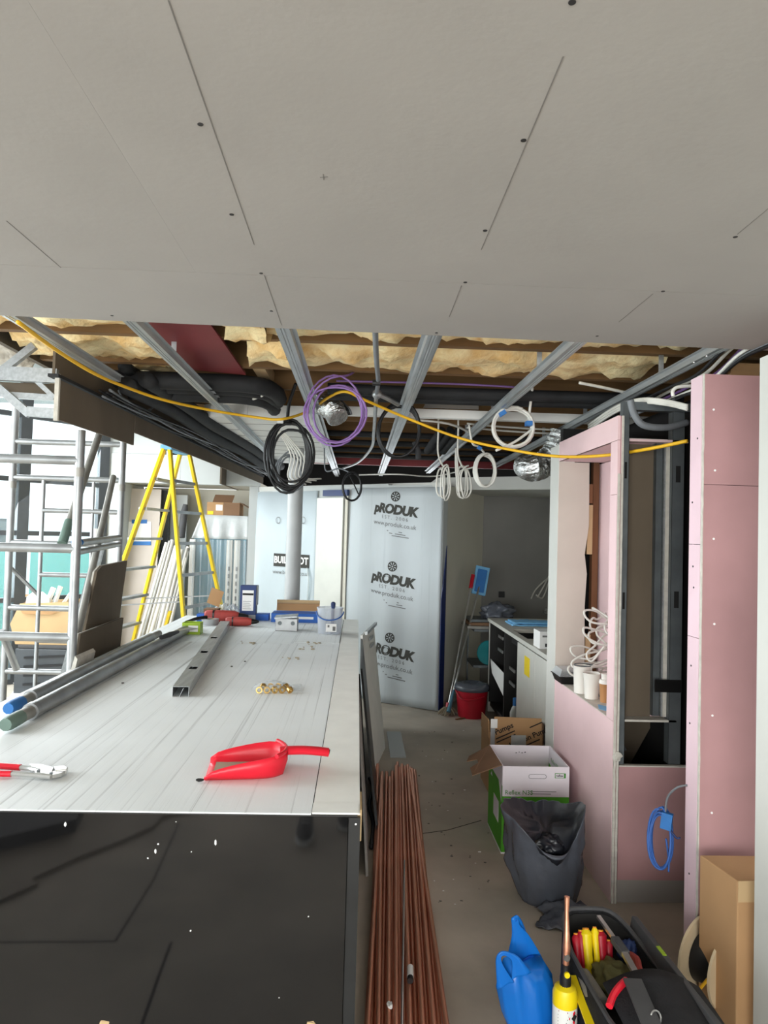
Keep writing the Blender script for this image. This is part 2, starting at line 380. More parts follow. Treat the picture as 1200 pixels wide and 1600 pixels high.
# alcove and the high white wall on the left of it
wl = thing('wall_left_back', (-2, 8.7, 0), kind='structure')
YA = 8.6
B('header_panel', 'wall_white', wl, -3.0, -2.152, YA, YA+.1, 2.255, 2.60); B('header_panel', 'wall_white', wl, -2.15, -1.652, YA, YA+.1, 2.255, 2.60); B('header_panel', 'wall_white', wl, -1.65, -1.2, YA, YA+.1, 2.255, 2.60)
B('upper_panel', 'wall_white', wl, -3.0, -2.35, YA+.012, YA+.1, 2.603, 3.5); B('upper_panel', 'void_shade', wl, -2.35, -1.3, YA+.3, YA+.4, 2.603, 3.5)  # second one is a black sheet painting in the shade of the opening
B('jamb', 'wall_white', wl, -3.0, -2.83, YA, YA+.35, 0, 2.252); B('jamb', 'wall_white', wl, -1.32, -1.21, YA, YA+.5, 0, 2.252)
B('alcove_back', 'wall_cream', wl, -2.83, -1.2, 9.5, 9.58, 0, 2.252); B('alcove_soffit', 'wall_cream', wl, -3.0, -1.2, YA+.102, 9.5, 2.255, 2.30)
B('alcove_side', 'wall_cream', wl, -2.95, -2.84, YA+.36, 9.5, 0, 2.252)
# recess: white slanted return, grey wall, bulkhead
wr = struct(wallseg('wall_recess', 'wall_cream', None, (.86, 7.02), (1.46, 8.25), 0, 2.22, .08))
wg = struct(B('wall_kitchen', 'wall_grey', None, 1.44, 3.2, 8.26, 8.36, 0, 2.4))
wk = struct(MB().prism([(.82, 7.42, 2.195), (2.3, 6.55, 2.195), (3.1, 8.25, 2.195), (.82, 8.25, 2.195)], (0, 0, .13)).build('trim_1', 'plaster_white', None))
struct(B('wall_kitchen_side', 'wall_cream', None, 2.62, 2.7, 4.6, 8.25, 0, 2.19))
# --- pink boarded wall with the niche
XR = 1.24
wp = thing('wall_right', (1.3, 3.9, 0), kind='structure')
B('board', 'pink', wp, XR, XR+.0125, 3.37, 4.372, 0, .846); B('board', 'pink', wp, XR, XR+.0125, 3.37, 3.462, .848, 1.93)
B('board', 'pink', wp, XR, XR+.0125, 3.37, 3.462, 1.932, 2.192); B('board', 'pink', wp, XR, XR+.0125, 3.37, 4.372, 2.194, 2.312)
B('board', 'pink_shaded', wp, XR+.014, XR+.0265, 3.364, 4.372, 0, .845)
B('board', 'pink_shaded', wp, XR+.014, XR+.0265, 3.364, 3.462, .848, 2.31)
# raw edges of the two board layers
for (x, wd, z0, z1) in ((XR+.001, .011, 0, .66), (XR+.015, .011, 0, .66), (XR+.001, .011, .64, 2.03), (XR+.016, .010, .66, 2.31)):
    def fn(u, v, x=x, wd=wd, z0=z0, z1=z1):
        z = z0+(z1-z0)*v; j = .004*fbm((x*90, z*9, 1), 3); return V((x+wd*u, 3.362+j, z))
    MB().grid(fn, 1, 40).build('board_edge', 'gypsum', wp, solid=.006)
MB().ico((XR+.018, 3.355, .69), .022, (1, .7, 1.1), 2, .25).build('filler_lump', 'gypsum', wp)
B('end_post', 'plaster_white', wp, XR-.002, XR+.1, 4.374, 4.56, 0, 2.30, .003)
# niche lining
B('niche_sill', 'gypsum', wp, XR+.002, 1.56, 3.40, 4.37, .84, .85)
MB().prism([(XR+.002, 4.372, .85), (1.425, 4.372, .85), (1.418, 4.372, 1.3), (1.428, 4.372, 1.5), (1.412, 4.372, 1.62), (1.436, 4.372, 1.8), (1.432, 4.372, 2.19), (XR+.002, 4.372, 2.19)], (0, .0125, 0)).build('niche_reveal', 'beige_board', wp)
B('niche_soffit', 'pink', wp, XR+.002, 1.6, 3.40, 4.37, 2.194, 2.206)
B('niche_back', 'pink', wp, 1.518, 1.5295, 3.48, 4.44, .85, 2.19)
B('stud_timber', 'timber_red', wp, 1.475, 1.512, 4.42, 4.47, .85, 2.4); B('stud_block', 'timber_pale', wp, 1.435, 1.468, 4.40, 4.44, 1.62, 1.93); B('stud_block', 'timber_pale', wp, 1.435, 1.468, 4.40, 4.44, .95, 1.12); B('stud_block', 'timber_red', wp, 1.437, 1.466, 4.40, 4.44, 1.94, 2.06)
B('cavity_blackout', 'void_shade', wp, 1.30, 1.62, 4.5, 4.56, 0, 2.42); B('cavity_side_blackout', 'void_shade', wp, 1.64, 1.68, 2.86, 4.56, 0, 2.42)  # black sheets added to block light and keep the cavity dark
# open stud bay facing the camera
B('lower_board', 'pink_shaded', wp, 1.272, 1.63, 3.37, 3.3825, .105, .635); B('lower_board', 'board_grey', wp, 1.272, 1.63, 3.372, 3.3845, 0, .104)
B('lower_board_edge', 'gypsum', wp, 1.272, 1.63, 3.369, 3.395, .635, .641)
def cstud(x, wd, y, z0, z1, slots, m='galv_dark', d=.05):
    o = thing_part('metal_stud', m, MB().box(x, x+wd, y, y+.0015, z0, z1).box(x, x+.0015, y, y+d, z0, z1).box(x+wd-.0015, x+wd, y, y+d, z0, z1))
    for z in slots: B('slot', 'void_shade', o, x+wd*.3, x+wd*.68, y-.0012, y+.0004, z-.04, z+.04)
def thing_part(n, m, mb): return mb.build(n, m, wp)
cstud(1.272, .03, 3.385, .642, 2.345, (2.05, 1.42)); cstud(1.4575, .034, 3.44, .86, 2.2, ()); cstud(1.493, .026, 3.43, .86, 2.2, (), 'galv'); cstud(1.522, .06, 3.40, .642, 2.36, (2.04, 1.43))
B('stud_track', 'galv_dark', wp, 1.272, 1.60, 3.385, 3.43, 2.345, 2.385)
B('board_strip', 'gypsum', wp, 1.503, 1.5205, 3.424, 3.429, .86, 2.2)
bb = B('inner_board', 'board_back', wp, 1.268, 1.456, 3.4635, 3.476, .85, 2.19); B('inner_board_edge', 'pink_shaded', wp, 1.268, 1.47, 3.45, 3.476, .828, .848); B('inner_board_edge', 'gypsum', wp, 1.268, 1.52, 3.45, 3.476, 2.208, 2.216); B('inner_board_face', 'pink', wp, XR+.027, 1.514, 3.4765, 3.479, .85, 2.19)
MB().obox((1.47, 3.9, .58), (.2, .0125, .4), 0, 0, .5).build('inner_offcut', 'board_back', wp)
B('inner_joist', 'timber', wp, 1.30, 1.62, 4.2, 4.25, 2.22, 2.30)
# tape band across the studs
B('tape_band', 'tape_black', wp, 1.45, 1.583, 3.393, 3.398, .985, 1.045)
# --- nib wall
wn = thing('wall_nib', (1.6, 2.78, 0), kind='structure')
XN = 1.342
for (z0, z1) in ((0, 1.332), (1.334, 1.7), (1.702, 2.372)):
    B('end_board', 'pink_lit', wn, XN, XN+.0125, 2.742, 2.835, z0, z1)
for (z0, z1) in ((0, 1.935), (1.937, 2.372)): B('front_board', 'pink_shaded', wn, XN+.004, 2.9, 2.729, 2.7415, z0, z1)
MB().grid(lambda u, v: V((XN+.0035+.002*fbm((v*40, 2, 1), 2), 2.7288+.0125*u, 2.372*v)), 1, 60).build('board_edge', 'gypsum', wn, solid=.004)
B('back_board', 'pink_shaded', wn, XN+.014, 2.9, 2.823, 2.835, 0, 2.372); B('core', 'void_shade', wn, XN+.02, 2.9, 2.745, 2.82, 0, 2.36)
for (px, py) in ((1115, 640), (1117, 735), (1115, 842), (1116, 975), (1113, 1118), (1112, 1270), (1111, 1390)):
    p = at(px, py, Y=2.729); MB().cyl(p, p-V((0, .0015, 0)), .0045, 8).build('screw_head', 'label_white', wn)
for (px, py) in ((1090, 685), (1082, 785), (1083, 885), (1084, 918), (1080, 1040), (1078, 1130), (1077, 1365)):
    p = at(px, py, X=XN); MB().cyl(p, p-V((.0015, 0, 0)), .004, 8).build('screw_head', 'screw_dark', wn)
# --- near white wall, far side of the doorway
ww = struct(MB().prism([(1.362, 2.372, 0), (1.362, -4.1, 0), (1.362, -4.1, 2.345), (1.362, 2.372, 2.345)], (.1, 0, 0)).build('wall_near_right', 'plaster_white', None))
struct(B('wall_far_right', 'wall_cream', None, 3.2, 3.3, -4.1, 8.3, 0, 2.4)); struct(B('wall_behind', 'wall_white', None, 1.0, 3.2, -4.2, -4.1, 0, 2.46))
# --- glazing: far slanted window, long window on the left, shopfront behind
def window(name, a, b, z0, z1, n, sill, bars, mat='frame_grey'):
    a = V((a[0], a[1], 0)); b = V((b[0], b[1], 0)); d = b-a; L_ = d.length; d.normalize(); t = V((0, 0, 1))
    wo = thing(name, a+(b-a)/2+V((0, 0, z0)), kind='structure')
    for i in range(n+1):
        p = a+d*(L_*i/n); MB().bar(p+t*z0, p+t*z1, .07, .12, d).build('mullion', mat, wo)
    for z in [z0+.03, z1-.03]+bars: MB().bar(a+t*z, b+t*z, .06, .05).build('transom', mat, wo)
    for i in range(n):
        p = a+d*(L_*i/n+.04); q = a+d*(L_*(i+1)/n-.04); nn = V((-d.y, d.x, 0))*.003
        MB().prism([p-nn+t*(z0+.06), q-nn+t*(z0+.06), q-nn+t*(z1-.06), p-nn+t*(z1-.06)], nn*2).build('pane', 'pane_glass', wo)
    return wo
W0 = at(165, 821, Y=8.3); W0.z = 0
window('window_1', (-5.45, 5.75), (-3.05, 8.55), 0, 3.4, 4, 0, [.9, 1.62, 2.2, 2.9])
window('window_2', (-5.5, -3.9), (-5.5, 5.7), 0, 3.4, 6, 0, [.9, 2.4])
window('window_3', (-5.4, -4.15), (.95, -4.15), 0, 2.4, 4, 0, [.9])

# ================================================================== LARGE OBJECTS
# --- bar counter wrapped in board
ZT = .94
ct = thing('bar_counter', (-.75, 4.2, 0), 'long bar counter with a gloss black end and white sheets on top', 'counter')
YF = 1.985
B('carcass', 'carcass_dark', ct, -1.46, -.012, YF+.03, 6.38, .02, ZT-.03)
fp = B('front_panel', 'gloss_black', ct, -1.49, -.004, YF, YF+.02, .01, ZT-.014)
B('edge_panel', 'trim_black', ct, -.002, .03, YF+.004, YF+.03, 0, ZT-.02); B('side_panel', 'carcass_dark', ct, -.010, .004, YF+.04, 6.37, 0, ZT-.03)
B('offcut_strip', 'timber_pale', ct, .0215, .034, YF+.02, YF+.16, ZT-.09, ZT-.004)
for (px, py, a, b) in ((102, 1288, .004, .006), (247, 1319, .003, .003), (243, 1330, .003, .006), (231, 1341, .003, .003), (337, 1316, .003, .009), (299, 1331, .002, .002), (298, 1454, .003, .003), (436, 1559, .002, .002), (275, 1284, .002, .002), (482, 1432, .002, .002), (556, 1288, .003, .003)):
    p = at(px, py, Y=YF); MB().ico(p, 1, (a, .002, b), 1, .3).build('plaster_speck', 'label_white', fp)
for (px, py) in ((162, 1599), (486, 1599)):
    p = at(px, py, Y=YF); MB().ico(p, 1, (.013, .004, .008), 2, .3).build('plaster_dab', 'timber_pale', fp)
def sheet(x0, x1, y0, y1, z, name='top_sheet', mat='sheet_scuffed', t=.004): return B(name, mat, ct, x0, x1, y0, y1, z, z+t)
sheet(-1.5, .022, YF-.006, 6.42, ZT-.014, 'top_board', 'carcass_dark', .010)
sheet(-1.51, -.105, YF-.022, 4.93, ZT-.004); sheet(-.102, .028, YF-.016, 5.02, ZT-.004, 'edge_strip', 'strip_white'); sheet(-1.51, -.105, 4.935, 6.43, ZT-.004)
sheet(-.102, .028, 5.024, 6.43, ZT-.004, 'edge_strip', 'strip_white', .0035); sheet(-.42, -.108, 4.99, 6.0, ZT+.0005, 'loose_sheet', 'sheet_scuffed', .003)
MB().box(-.103, .024, YF-.020, YF+.05, ZT+.0005, ZT+.002).build('tape_corner', 'strip_white', ct)
# --- round column
p = at(459, 850, Y=6.75)
MB().lathe([(.072, 0), (.072, 2.5)], (p.x, p.y, 0), 28).build('round_column', 'pole_grey', None, smooth=True)
tag(bpy.data.objects['round_column'], 'grey round steel column standing behind the counter', 'column')
# --- protective sheets on the back wall
dl = (BW[0]-BW[1]).normalized(); dr = (BW[2]-BW[1]).normalized()
def wallpt(u, z, lift):                # u metres along the back wall, 0 at the fold
    s = .10
    if u < -s: d = dl*(-u); n = V((dl.y, -dl.x, 0))*-1
    elif u > s: d = dr*u; n = V((dr.y, -dr.x, 0))
    else:
        k = (u+s)/(2*s); a = dl*s; b = dr*s; d = a*(1-k)*(1-k)+b*k*k; nl = V((-dl.y, dl.x, 0)); nr = V((dr.y, -dr.x, 0)); n = (nl*(1-k)+nr*k).normalized()
    if n.y > 0: n = -n
    p = BW[1]+d+n*lift; return V((p.x, p.y, z))
nlw = V((-dl.y, dl.x, 0)); nlw = nlw if nlw.y < 0 else -nlw
nrw = V((dr.y, -dr.x, 0)); nrw = nrw if nrw.y < 0 else -nrw
def wu(px, py):
    p = onplane(px, py, BW[1], nrw); u = (p-BW[1]).dot(dr)
    if u < 0: p = onplane(px, py, BW[1], nlw); u = -(p-BW[1]).dot(dl)
    return u, p.z
ps = thing('protective_sheet', wallpt(.25, 0, .02), 'silver printed film sheet with three dark logos on the back wall', 'sheet')
ul = wu(552, 770)[0]; ur = wu(690, 900)[0]
def pfn(u, v):
    z = .012+2.185*v; x0 = ul-.12*(1-v); uu = x0+(ur-x0)*u
    return wallpt(uu, z, .02+.012*math.sin(uu*16+1)*(.4+.6*(1-v))+.03*max(0, u-.85)*6*(1-v))
MB().grid(pfn, 40, 24).build('film', 'sheet_film', ps, smooth=True, solid=.003, sharp=3)
def pmap(u0, z0, tilt=0.0):
    def fn(a, b):
        u = u0+a; v = (z0+b-.012)/2.185
        return wallpt(u, z0+b-a*tilt, .0235+.012*math.sin(u*16+1)*(.4+.6*(1-v))+.03*max(0, (u-(ul-.12*(1-v)))/(ur-(ul-.12*(1-v)))-.85)*6*(1-v))
    return fn
def wheel(fn, r, parent):
    mb = MB(); n = 28
    ring = lambda q, o=0: [fn(q*math.cos(2*PI*k/n), q*math.sin(2*PI*k/n)) for k in range(n)]
    mb.loft([ring(r), ring(r*.80)]); mb.loft([ring(r*.30), ring(r*.16)])
    for k in range(8):
        a = 2*PI*k/8; c, s_ = math.cos(a), math.sin(a); w_ = r*.075
        q = lambda d, e: fn(d*c-e*s_, d*s_+e*c)
        mb.add([q(r*.28, -w_), q(r*.82, -w_*2.6), q(r*.82, w_*2.6), q(r*.28, w_)], [(0, 1, 2, 3)])
    return mb.build('logo_emblem', 'ink_print', parent)
for (ex, ey, tx, ty, s_) in ((620, 776, 618, 797, 1), (615, 885, 613, 906, 1), (611, 996, 612, 1018, 1)):
    u, z = wu(ex, ey); wheel(pmap(u, z), .052, ps)
    u, z = wu(tx, ty); text('pRODUK', .130, 'logo_text', 'ink_print', ps, pmap(u, z, .12), bold=.0075, shear=.22, space=.94)
    u, z = wu(tx, ty+13); text('EST. 2006', .05, 'small_text', 'ink_grey', ps, pmap(u, z, .12), space=1.5)['kind'] = 'stuff'
    u, z = wu(tx-1, ty+23); text('www.produk.co.uk', .066, 'small_text', 'ink_grey', ps, pmap(u, z, .12))
    for k in range(3):
        u, z = wu(tx+2+k, ty+34+k*3.6); f_ = pmap(u, z, .12); MB().add([f_(-.10+.02*k, -.004), f_(.07+.03*k, -.004), f_(.07+.03*k, .004), f_(-.10+.02*k, .004)], [(0, 1, 2, 3)]).build('print_line', 'ink_grey', ps)
q0 = wallpt(ur+.012, 0, .03)
MB().prism([(q0.x, q0.y, .02), (q0.x+.05, q0.y+.06, .02), (q0.x+.05, q0.y+.06, 1.62), (q0.x+.03, q0.y+.03, 1.40), (q0.x, q0.y, 1.1)], (.006, -.006, 0)).build('film_edge', 'film_blue', ps)
bs = thing('protective_sheet', wallpt(-1.2, 0, .02), 'pale blue protective sheet behind the round column', 'sheet')
ub, _ = wu(402, 850); ue, _ = wu(496, 850)
MB().grid(lambda u, v: wallpt(ub-.12*(1-v)+(ue-ub+.12*(1-v))*u, .02+2.16*v, .015+.006*math.sin(u*14)), 24, 4).build('film', 'sheet_bluish', bs, smooth=True, solid=.003, sharp=3)
def lmap(u0, z0, lift=.026): return lambda a, b: wallpt(u0+a, z0+b, lift)
u, z = wu(457, 876); f_ = lmap(u, z, .0245)
MB().add([f_(-.29, -.075), f_(.29, -.075), f_(.29, .075), f_(-.29, .075)], [(0, 1, 2, 3)]).build('logo_ground', 'ink_print', bs)
text('BUILDEPOT', .108, 'logo_text', 'label_white', bs, lmap(u, z, .028), bold=.004)
text('www.buildepot.co.uk', .07, 'small_text', 'ink_grey', bs, lmap(u, z-.14, .0245))
for (px, py) in ((437, 813), (476, 813), (471, 944)):
    u, z = wu(px, py); n = 20
    MB().loft([[lmap(u, z)(r_*math.cos(2*PI*k/n), r_*math.sin(2*PI*k/n)) for k in range(n)] for r_ in (.04, .034)]).build('printed_ring', 'ink_grey', bs)
u, z = wu(484, 910); MB().tube(catmull([wallpt(u-.02, z+.16, .03), wallpt(u+.03, z+.02, .05), wallpt(u, z-.22, .03)]), .012, 6).build('loose_tape', 'film_dense', bs, smooth=True)
u0, _ = wu(498, 850); u1, _ = wu(539, 850)
dp = tag(MB().prism([wallpt(u0, .03, .02), wallpt(u1, .03, .02), wallpt(u1, 2.10, .02), wallpt(u0, 2.10, .02)], nlw*.03).build('cabinet_door', 'panel_white', None, bev=.003), 'cream gloss door panel leaning between the two printed sheets', 'door')
MB().prism([wallpt(u1+.012, .03, .02), wallpt(u1+.05, .03, .02), wallpt(u1+.05, 2.12, .02), wallpt(u1+.012, 2.12, .02)], nlw*.012).build('edge_strip', 'wall_cream', dp)
u, z = wu(530, 771); MB().prism([lmap(u-.19, z)(0, -.03), lmap(u+.17, z)(0, -.03), lmap(u+.17, z)(0, .035), lmap(u-.19, z)(0, .035)], nlw*.035).build('masking_tape', 'navy_part', dp)
# --- brown bulkhead down the left of the void
bh = thing('bulkhead', (-1.4, 5.5, 2.2), 'brown board bulkhead running along the left edge of the open ceiling', 'bulkhead')
def bx_(y): return -1.45+(y-3.43)*.062
def slab(y0, y1, z0a, z1a, z0b, z1b, off, t, mat, name):
    a = bx_(y0)+off; b = bx_(y1)+off
    MB().prism([(a, y0, z0a), (b, y1, z0b), (b, y1, z1b), (a, y0, z1a)], (-t, 0, 0)).build(name, mat, bh)
slab(3.43, 4.40, 2.213, 2.405, 2.213, 2.395, 0, .0125, 'board_back', 'lower_board'); slab(4.403, 8.45, 2.292, 2.395, 2.275, 2.35, .001, .0125, 'board_back', 'lower_board')
slab(3.40, 8.45, 2.41, 2.425, 2.355, 2.375, .012, .05, 'foam_black', 'black_lip'); slab(3.45, 8.45, 2.43, 2.58, 2.378, 2.5, -.03, .0125, 'board_back', 'upper_board')
slab(3.425, 3.44, 2.205, 2.43, 2.205, 2.43, .004, .02, 'gypsum', 'raw_edge')
for (a, b, wd, th) in (((-30, 582), (90, 588), .068, .03), ((-20, 615), (86, 622), .028, .03), ((44, 643), (86, 646), .046, .03), ((-5, 603), (47, 648), .038, .03), ((54, 540), (-20, 598), .034, .03), ((54, 592), (86, 622), .022, .02)):
    Yk = 3.47+.02*((a[0]+b[1]) % 3); MB().bar(at(*a, Y=Yk), at(*b, Y=Yk), th, wd, (0, 0, 1)).build('frame_channel', 'galv', bh)
MB().prism([at(-20, 596, Y=3.56), at(88, 600, Y=3.56), at(88, 618, Y=3.56), at(-20, 612, Y=3.56)], (0, .012, 0)).build('infill_board', 'board_back', bh)
B('timber_block', 'timber_pale', bh, -1.63, -1.50, 3.75, 3.8, 2.40, 2.52)
# --- scaffold tower
sf = thing('scaffold_tower', (-2.05, 4.7, 0), 'aluminium scaffold tower standing left of the counter by the windows', 'scaffold')
def stube(a, b, r=.0255, name='tube', mat='alu'): return MB().cyl(a, b, r, 12).build(name, mat, sf, smooth=True)
UA = (-1.557, 4.0); UA2 = (-2.42, 4.0); UB = (-1.785, 5.4); UC = (-2.59, 5.4)
for (x, y), h in ((UA, 2.24), (UA2, 2.3), (UB, 2.36), (UC, 2.58)):
    o = stube((x, y, .12), (x, y, h), name='upright'); MB().cyl((x, y, 0), (x, y, .119), .016, 10).build('jack_leg', 'galv', o); MB().cyl((x, y, .0), (x, y, .012), .05, 12).build('base_plate', 'galv', o)
    for z in (1.98,): MB().cyl((x, y, z), (x, y, z+.05), .029, 12).build('collar', 'alu_dull', o, smooth=True)
for z in (.58, 1.09, 1.58, 2.07): stube((UA[0], 4.0, z), (UA2[0], 4.0, z), name='rung')
for z in (.62, 1.09, 1.575, 2.06, 2.33): stube((UB[0], 5.4, z), (UC[0], 5.4, z), .021, 'rung')
for z in (.85, 1.34, 1.82): stube((UB[0], 5.4, z), (-2.36, 5.4, z), .018, 'rung')
stube((-2.36, 5.4, .30), (-2.36, 5.4, 2.06), .015, 'ladder_stile'); stube((-1.99, 5.4, .6), (-1.99, 5.4, 2.06), .012, 'ladder_stile')
stube((UA[0], 4.0, 1.61), (UB[0], 5.4, 1.63), .022, 'side_rail'); stube((UA[0], 4.0, 1.56), (UB[0], 5.4, 1.58), .018, 'side_rail')
b1 = stube(at(157, 672, Y=5.0), at(98, 848, Y=4.1), .024, 'diagonal_brace', 'alu_dull'); p = at(97, 850, Y=4.08)
MB().cyl(p, at(108, 815, Y=4.2), .027, 12).build('brace_claw', 'teal_tape', b1, smooth=True); MB().ico(at(121, 847, Y=4.06), .03, (1.2, .8, .8), 2, .05).build('brace_catch', 'tape_blue', b1)
b2 = stube(at(177, 745, Y=5.2), at(110, 1040, Y=4.0), .022, 'diagonal_brace', 'alu_dull'); stube(at(2, 985, Y=4.1), at(26, 1046, Y=4.2), .02, 'diagonal_brace')
stube(at(0, 1150, Y=3.9), at(35, 1085, Y=4.0), .012, 'diagonal_brace'); stube(at(15, 885, Y=5.5), at(60, 930, Y=5.6), .014, 'diagonal_brace')
# --- yellow stepladder
ld = thing('stepladder', (-1.95, 7.4, 0), 'tall yellow fibreglass stepladder with white treads beside the alcove', 'ladder')
n1 = at(256, 702, Y=7.2); n2 = n1+V((.06, 0, 0)); f1 = V((n1.x+.05, 7.65, n1.z)); f2 = V((n1.x+.15, 7.65, n1.z))
def foot(top, px, py, Y):
    q = at(px, py, Y=Y); k = top.z/(top.z-q.z); return top+(q-top)*k
L1 = foot(n1, 192, 880, 7.0); L2 = foot(n2, 288, 978, 7.0); R1 = foot(f1, 208, 1003, 7.8); R2 = foot(f2, 340, 920, 7.8)
rails_ = []
for t_, q in ((n1, L1), (n2, L2), (f1, R1), (f2, R2)): rails_.append(MB().bar(t_, q, .078, .032, (1, 0, 0)).build('side_rail', 'ladder_yellow', ld, bev=.004)); MB().bar(q+(t_-q)*.02, q, .07, .045, (1, 0, 0)).build('foot', 'navy_part', rails_[-1])
MB().bar((n1+n2)/2+V((0, -.04, .02)), (f1+f2)/2+V((0, .04, .02)), .12, .05).build('top_cap', 'sky_cloth', ld, bev=.005)
for k in range(1, 8):
    s_ = k/8.3; a = n1+(L1-n1)*s_; b = f1+(R1-f1)*s_; MB().bar(a, b, .085, .025).build('tread', 'alu', ld)
for k in (1, 2, 3, 4, 5, 6, 7):
    s_ = k/8.0; a = n2+(L2-n2)*s_; b = f2+(R2-f2)*s_; MB().bar(a, b, .025, .03).build('rear_bar', 'alu', ld)
for (u_, v_) in (((n1, L1), (n2, L2)), ((f1, R1), (f2, R2))):
    s_ = .62; MB().bar(u_[0]+(u_[1]-u_[0])*s_, v_[0]+(v_[1]-v_[0])*(s_-.02), .02, .012).build('spreader', 'alu', ld)
# --- broken boards standing left of the counter
def offcut(name, outline, off, label, mat='board_back', edge='gypsum'):
    t = thing(name, sum([V(p) for p in outline], V())/len(outline)*1, label, 'board')
    MB().prism(outline, V(off)*.86).build('sheet', mat, t); c = V(off)
    MB().prism([V(p)+c*.87 for p in outline], c*.5).build('core', edge, t); return t
def xp(px, py, X): return at(px, py, X=X)
lo = [V((-1.535, 3.80, 0)), V((-1.535, 4.54, 0)), xp(193, 965, -1.535), xp(126, 990, -1.535)]
offcut('plasterboard_offcut', lo, (-.014, 0, 0), 'low brown plasterboard offcut leaning in front of the scaffold')
hi_ = [V((-1.60, 4.15, 0)), V((-1.60, 4.72, 0)), xp(187, 965, -1.6), xp(192, 925, -1.6), xp(196, 898, -1.6), xp(199, 876, -1.6), xp(160, 884, -1.6), xp(152, 893, -1.6), xp(133, 985, -1.6)]
offcut('plasterboard_offcut', hi_, (-.02, 0, 0), 'taller brown plasterboard offcut with a torn right edge')
MB().prism([at(108, 1055, Y=3.7), at(117, 1025, Y=3.7), at(121, 1030, Y=3.7), at(114, 1058, Y=3.7)], (0, .25, 0)).build('board_sliver', 'gypsum', None)
tag(bpy.data.objects['board_sliver'], 'torn white sliver of board at the foot of the offcuts', 'board')

# ================================================================== SERVICES IN THE OPEN CEILING
def cable(name, pts, r, mat, label=None, cat='cable', parent=None, n=6, seg=6, group=None):
    o = MB().tube(catmull(pts, seg), r, n).build(name, mat, parent, smooth=True, sharp=2)
    if label: tag(o, label, cat, group)
    return o
def zp(px, py, Z): return at(px, py, Z=Z)
def yp(px, py, Y): return at(px, py, Y=Y)
# white flat duct and white cross beam
dk = thing('flat_duct', (-.75, 6.4, 2.5), 'white flat rectangular duct with a rounded corner above the rails', 'duct')
out_ = [(-1.14, 5.2), (-1.14+.02, 5.08), (-1.06, 5.02), (-.98, 5.0), (-.32, 5.0), (-.36, 8.2), (-1.05, 8.2)]
MB().prism([(x, y, 2.505) for x, y in out_], (0, 0, .092)).build('duct_body', 'white_paint', dk)
for k in range(9): MB().box(-1.10+.006*k, -.36, 5.3+.32*k, 5.31+.32*k, 2.5035, 2.505).build('seam', 'pencil', dk)
B('bracket', 'label_white', dk, -.82, -.80, 4.985, 5.0, 2.52, 2.597)
tag(B('cross_beam', 'white_paint', None, -.31, 2.4, 4.74, 4.80, 2.503, 2.56), 'white painted beam crossing above the rails', 'beam')
tag(MB().prism([(.42, 4.80, 2.58), (.8, 4.80, 2.58), (.8, 4.82, 2.66), (.46, 4.82, 2.66)], (0, .012, 0)).build('board_scrap', 'board_grey', None), 'grey board scrap wedged above the white beam', 'board')
# black insulated pipes: cross run with bend, long run by the bulkhead, right cross run
for k, (z, y, r) in enumerate(((2.545, 4.05, .05), (2.545, 4.17, .05), (2.52, 4.31, .045))):
    pts = [(-1.40, y, z), (-1.1, y, z), (-.85, y, z), (-.66-.03*k, y+.02, z), (-.56-.03*k, y+.10, z), (-.52-.03*k, y+.25, z), (-.52-.03*k, y+.42, z)]
    cable('insulated_pipe', pts, r, 'foam_black', ('rear', 'middle', 'front')[2-k]+' black insulated pipe bending under the maroon sheet', 'pipe', n=10)
for k, (dx, dz, r) in enumerate(((0, 0, .05), (.10, .03, .045), (-.02, .09, .035))):
    cable('insulated_pipe', [(bx_(y)+.13+dx, y, 2.49+dz-.012*(y-3.9)+.01*math.sin(y*3+k)) for y in (3.92, 4.6, 5.3, 6.0, 6.8, 7.6, 8.3)], r, 'foam_black', ('outer', 'inner', 'upper')[k]+' black insulated pipe running beside the brown bulkhead', 'pipe', n=10)
for k in range(5):
    cable('cable_run', [(bx_(y)+.035+.018*k, y, 2.415+.02*math.sin(y*2.3+k*2)-.008*(y-4)) for y in (3.8, 4.4, 5.0, 5.6, 6.3, 7.0, 7.8, 8.3)], .007, ('cable_black', 'cable_grey')[k % 2], 'thin cable clipped along the bulkhead edge', 'cable', group='cables along the bulkhead')
cable('cable_loop', [yp(185, 610, 4.1), yp(200, 635, 4.2), yp(225, 643, 4.4), yp(242, 635, 4.6)], .006, 'cable_grey', 'grey cable loop drooping by the bulkhead')
for k, (y, z, r) in enumerate(((4.13, 2.55, .034), (4.25, 2.535, .030))):
    cable('insulated_pipe', [(-.2, y, z), (.4, y, z-.004), (1.0, y, z), (1.9, y, z+.004)], r, 'foam_black', ('front', 'rear')[k]+' black pipe crossing above the right-hand rails', 'pipe', n=10)
cable('cable', [(-.15, 4.08, 2.585), (.5, 4.07, 2.59), (.9, 4.075, 2.585)], .006, 'cable_purple', 'purple cable lying on the black cross pipe')
for k in range(3):
    a = yp(668+12*k, 705, 6.0); b = yp(690+14*k, 672, 5.7); MB().cyl(a, b, .034, 12).build('pipe_stub', 'foam_black', None, smooth=True)
    o = bpy.data.objects['pipe_stub' if k == 0 else 'pipe_stub.%03d' % k]; tag(o, ('left', 'middle', 'right')[k]+' of three black insulated pipe stubs above the yellow cable', 'pipe'); MB().cyl(a, a+(a-b).normalized()*.01, .02, 12).build('pipe_bore', 'galv', o)
for k in range(4):
    y = 6.0+.55*k; cable('insulated_pipe', [(-.9, y, 2.56), (.2, y, 2.555), (1.6, y, 2.56)], .025, 'foam_black', ('nearest', 'second nearest', 'third nearest', 'farthest')[k]+' of the thin black pipes crossing deep in the ceiling void', 'pipe', n=8, group='deep cross pipes')
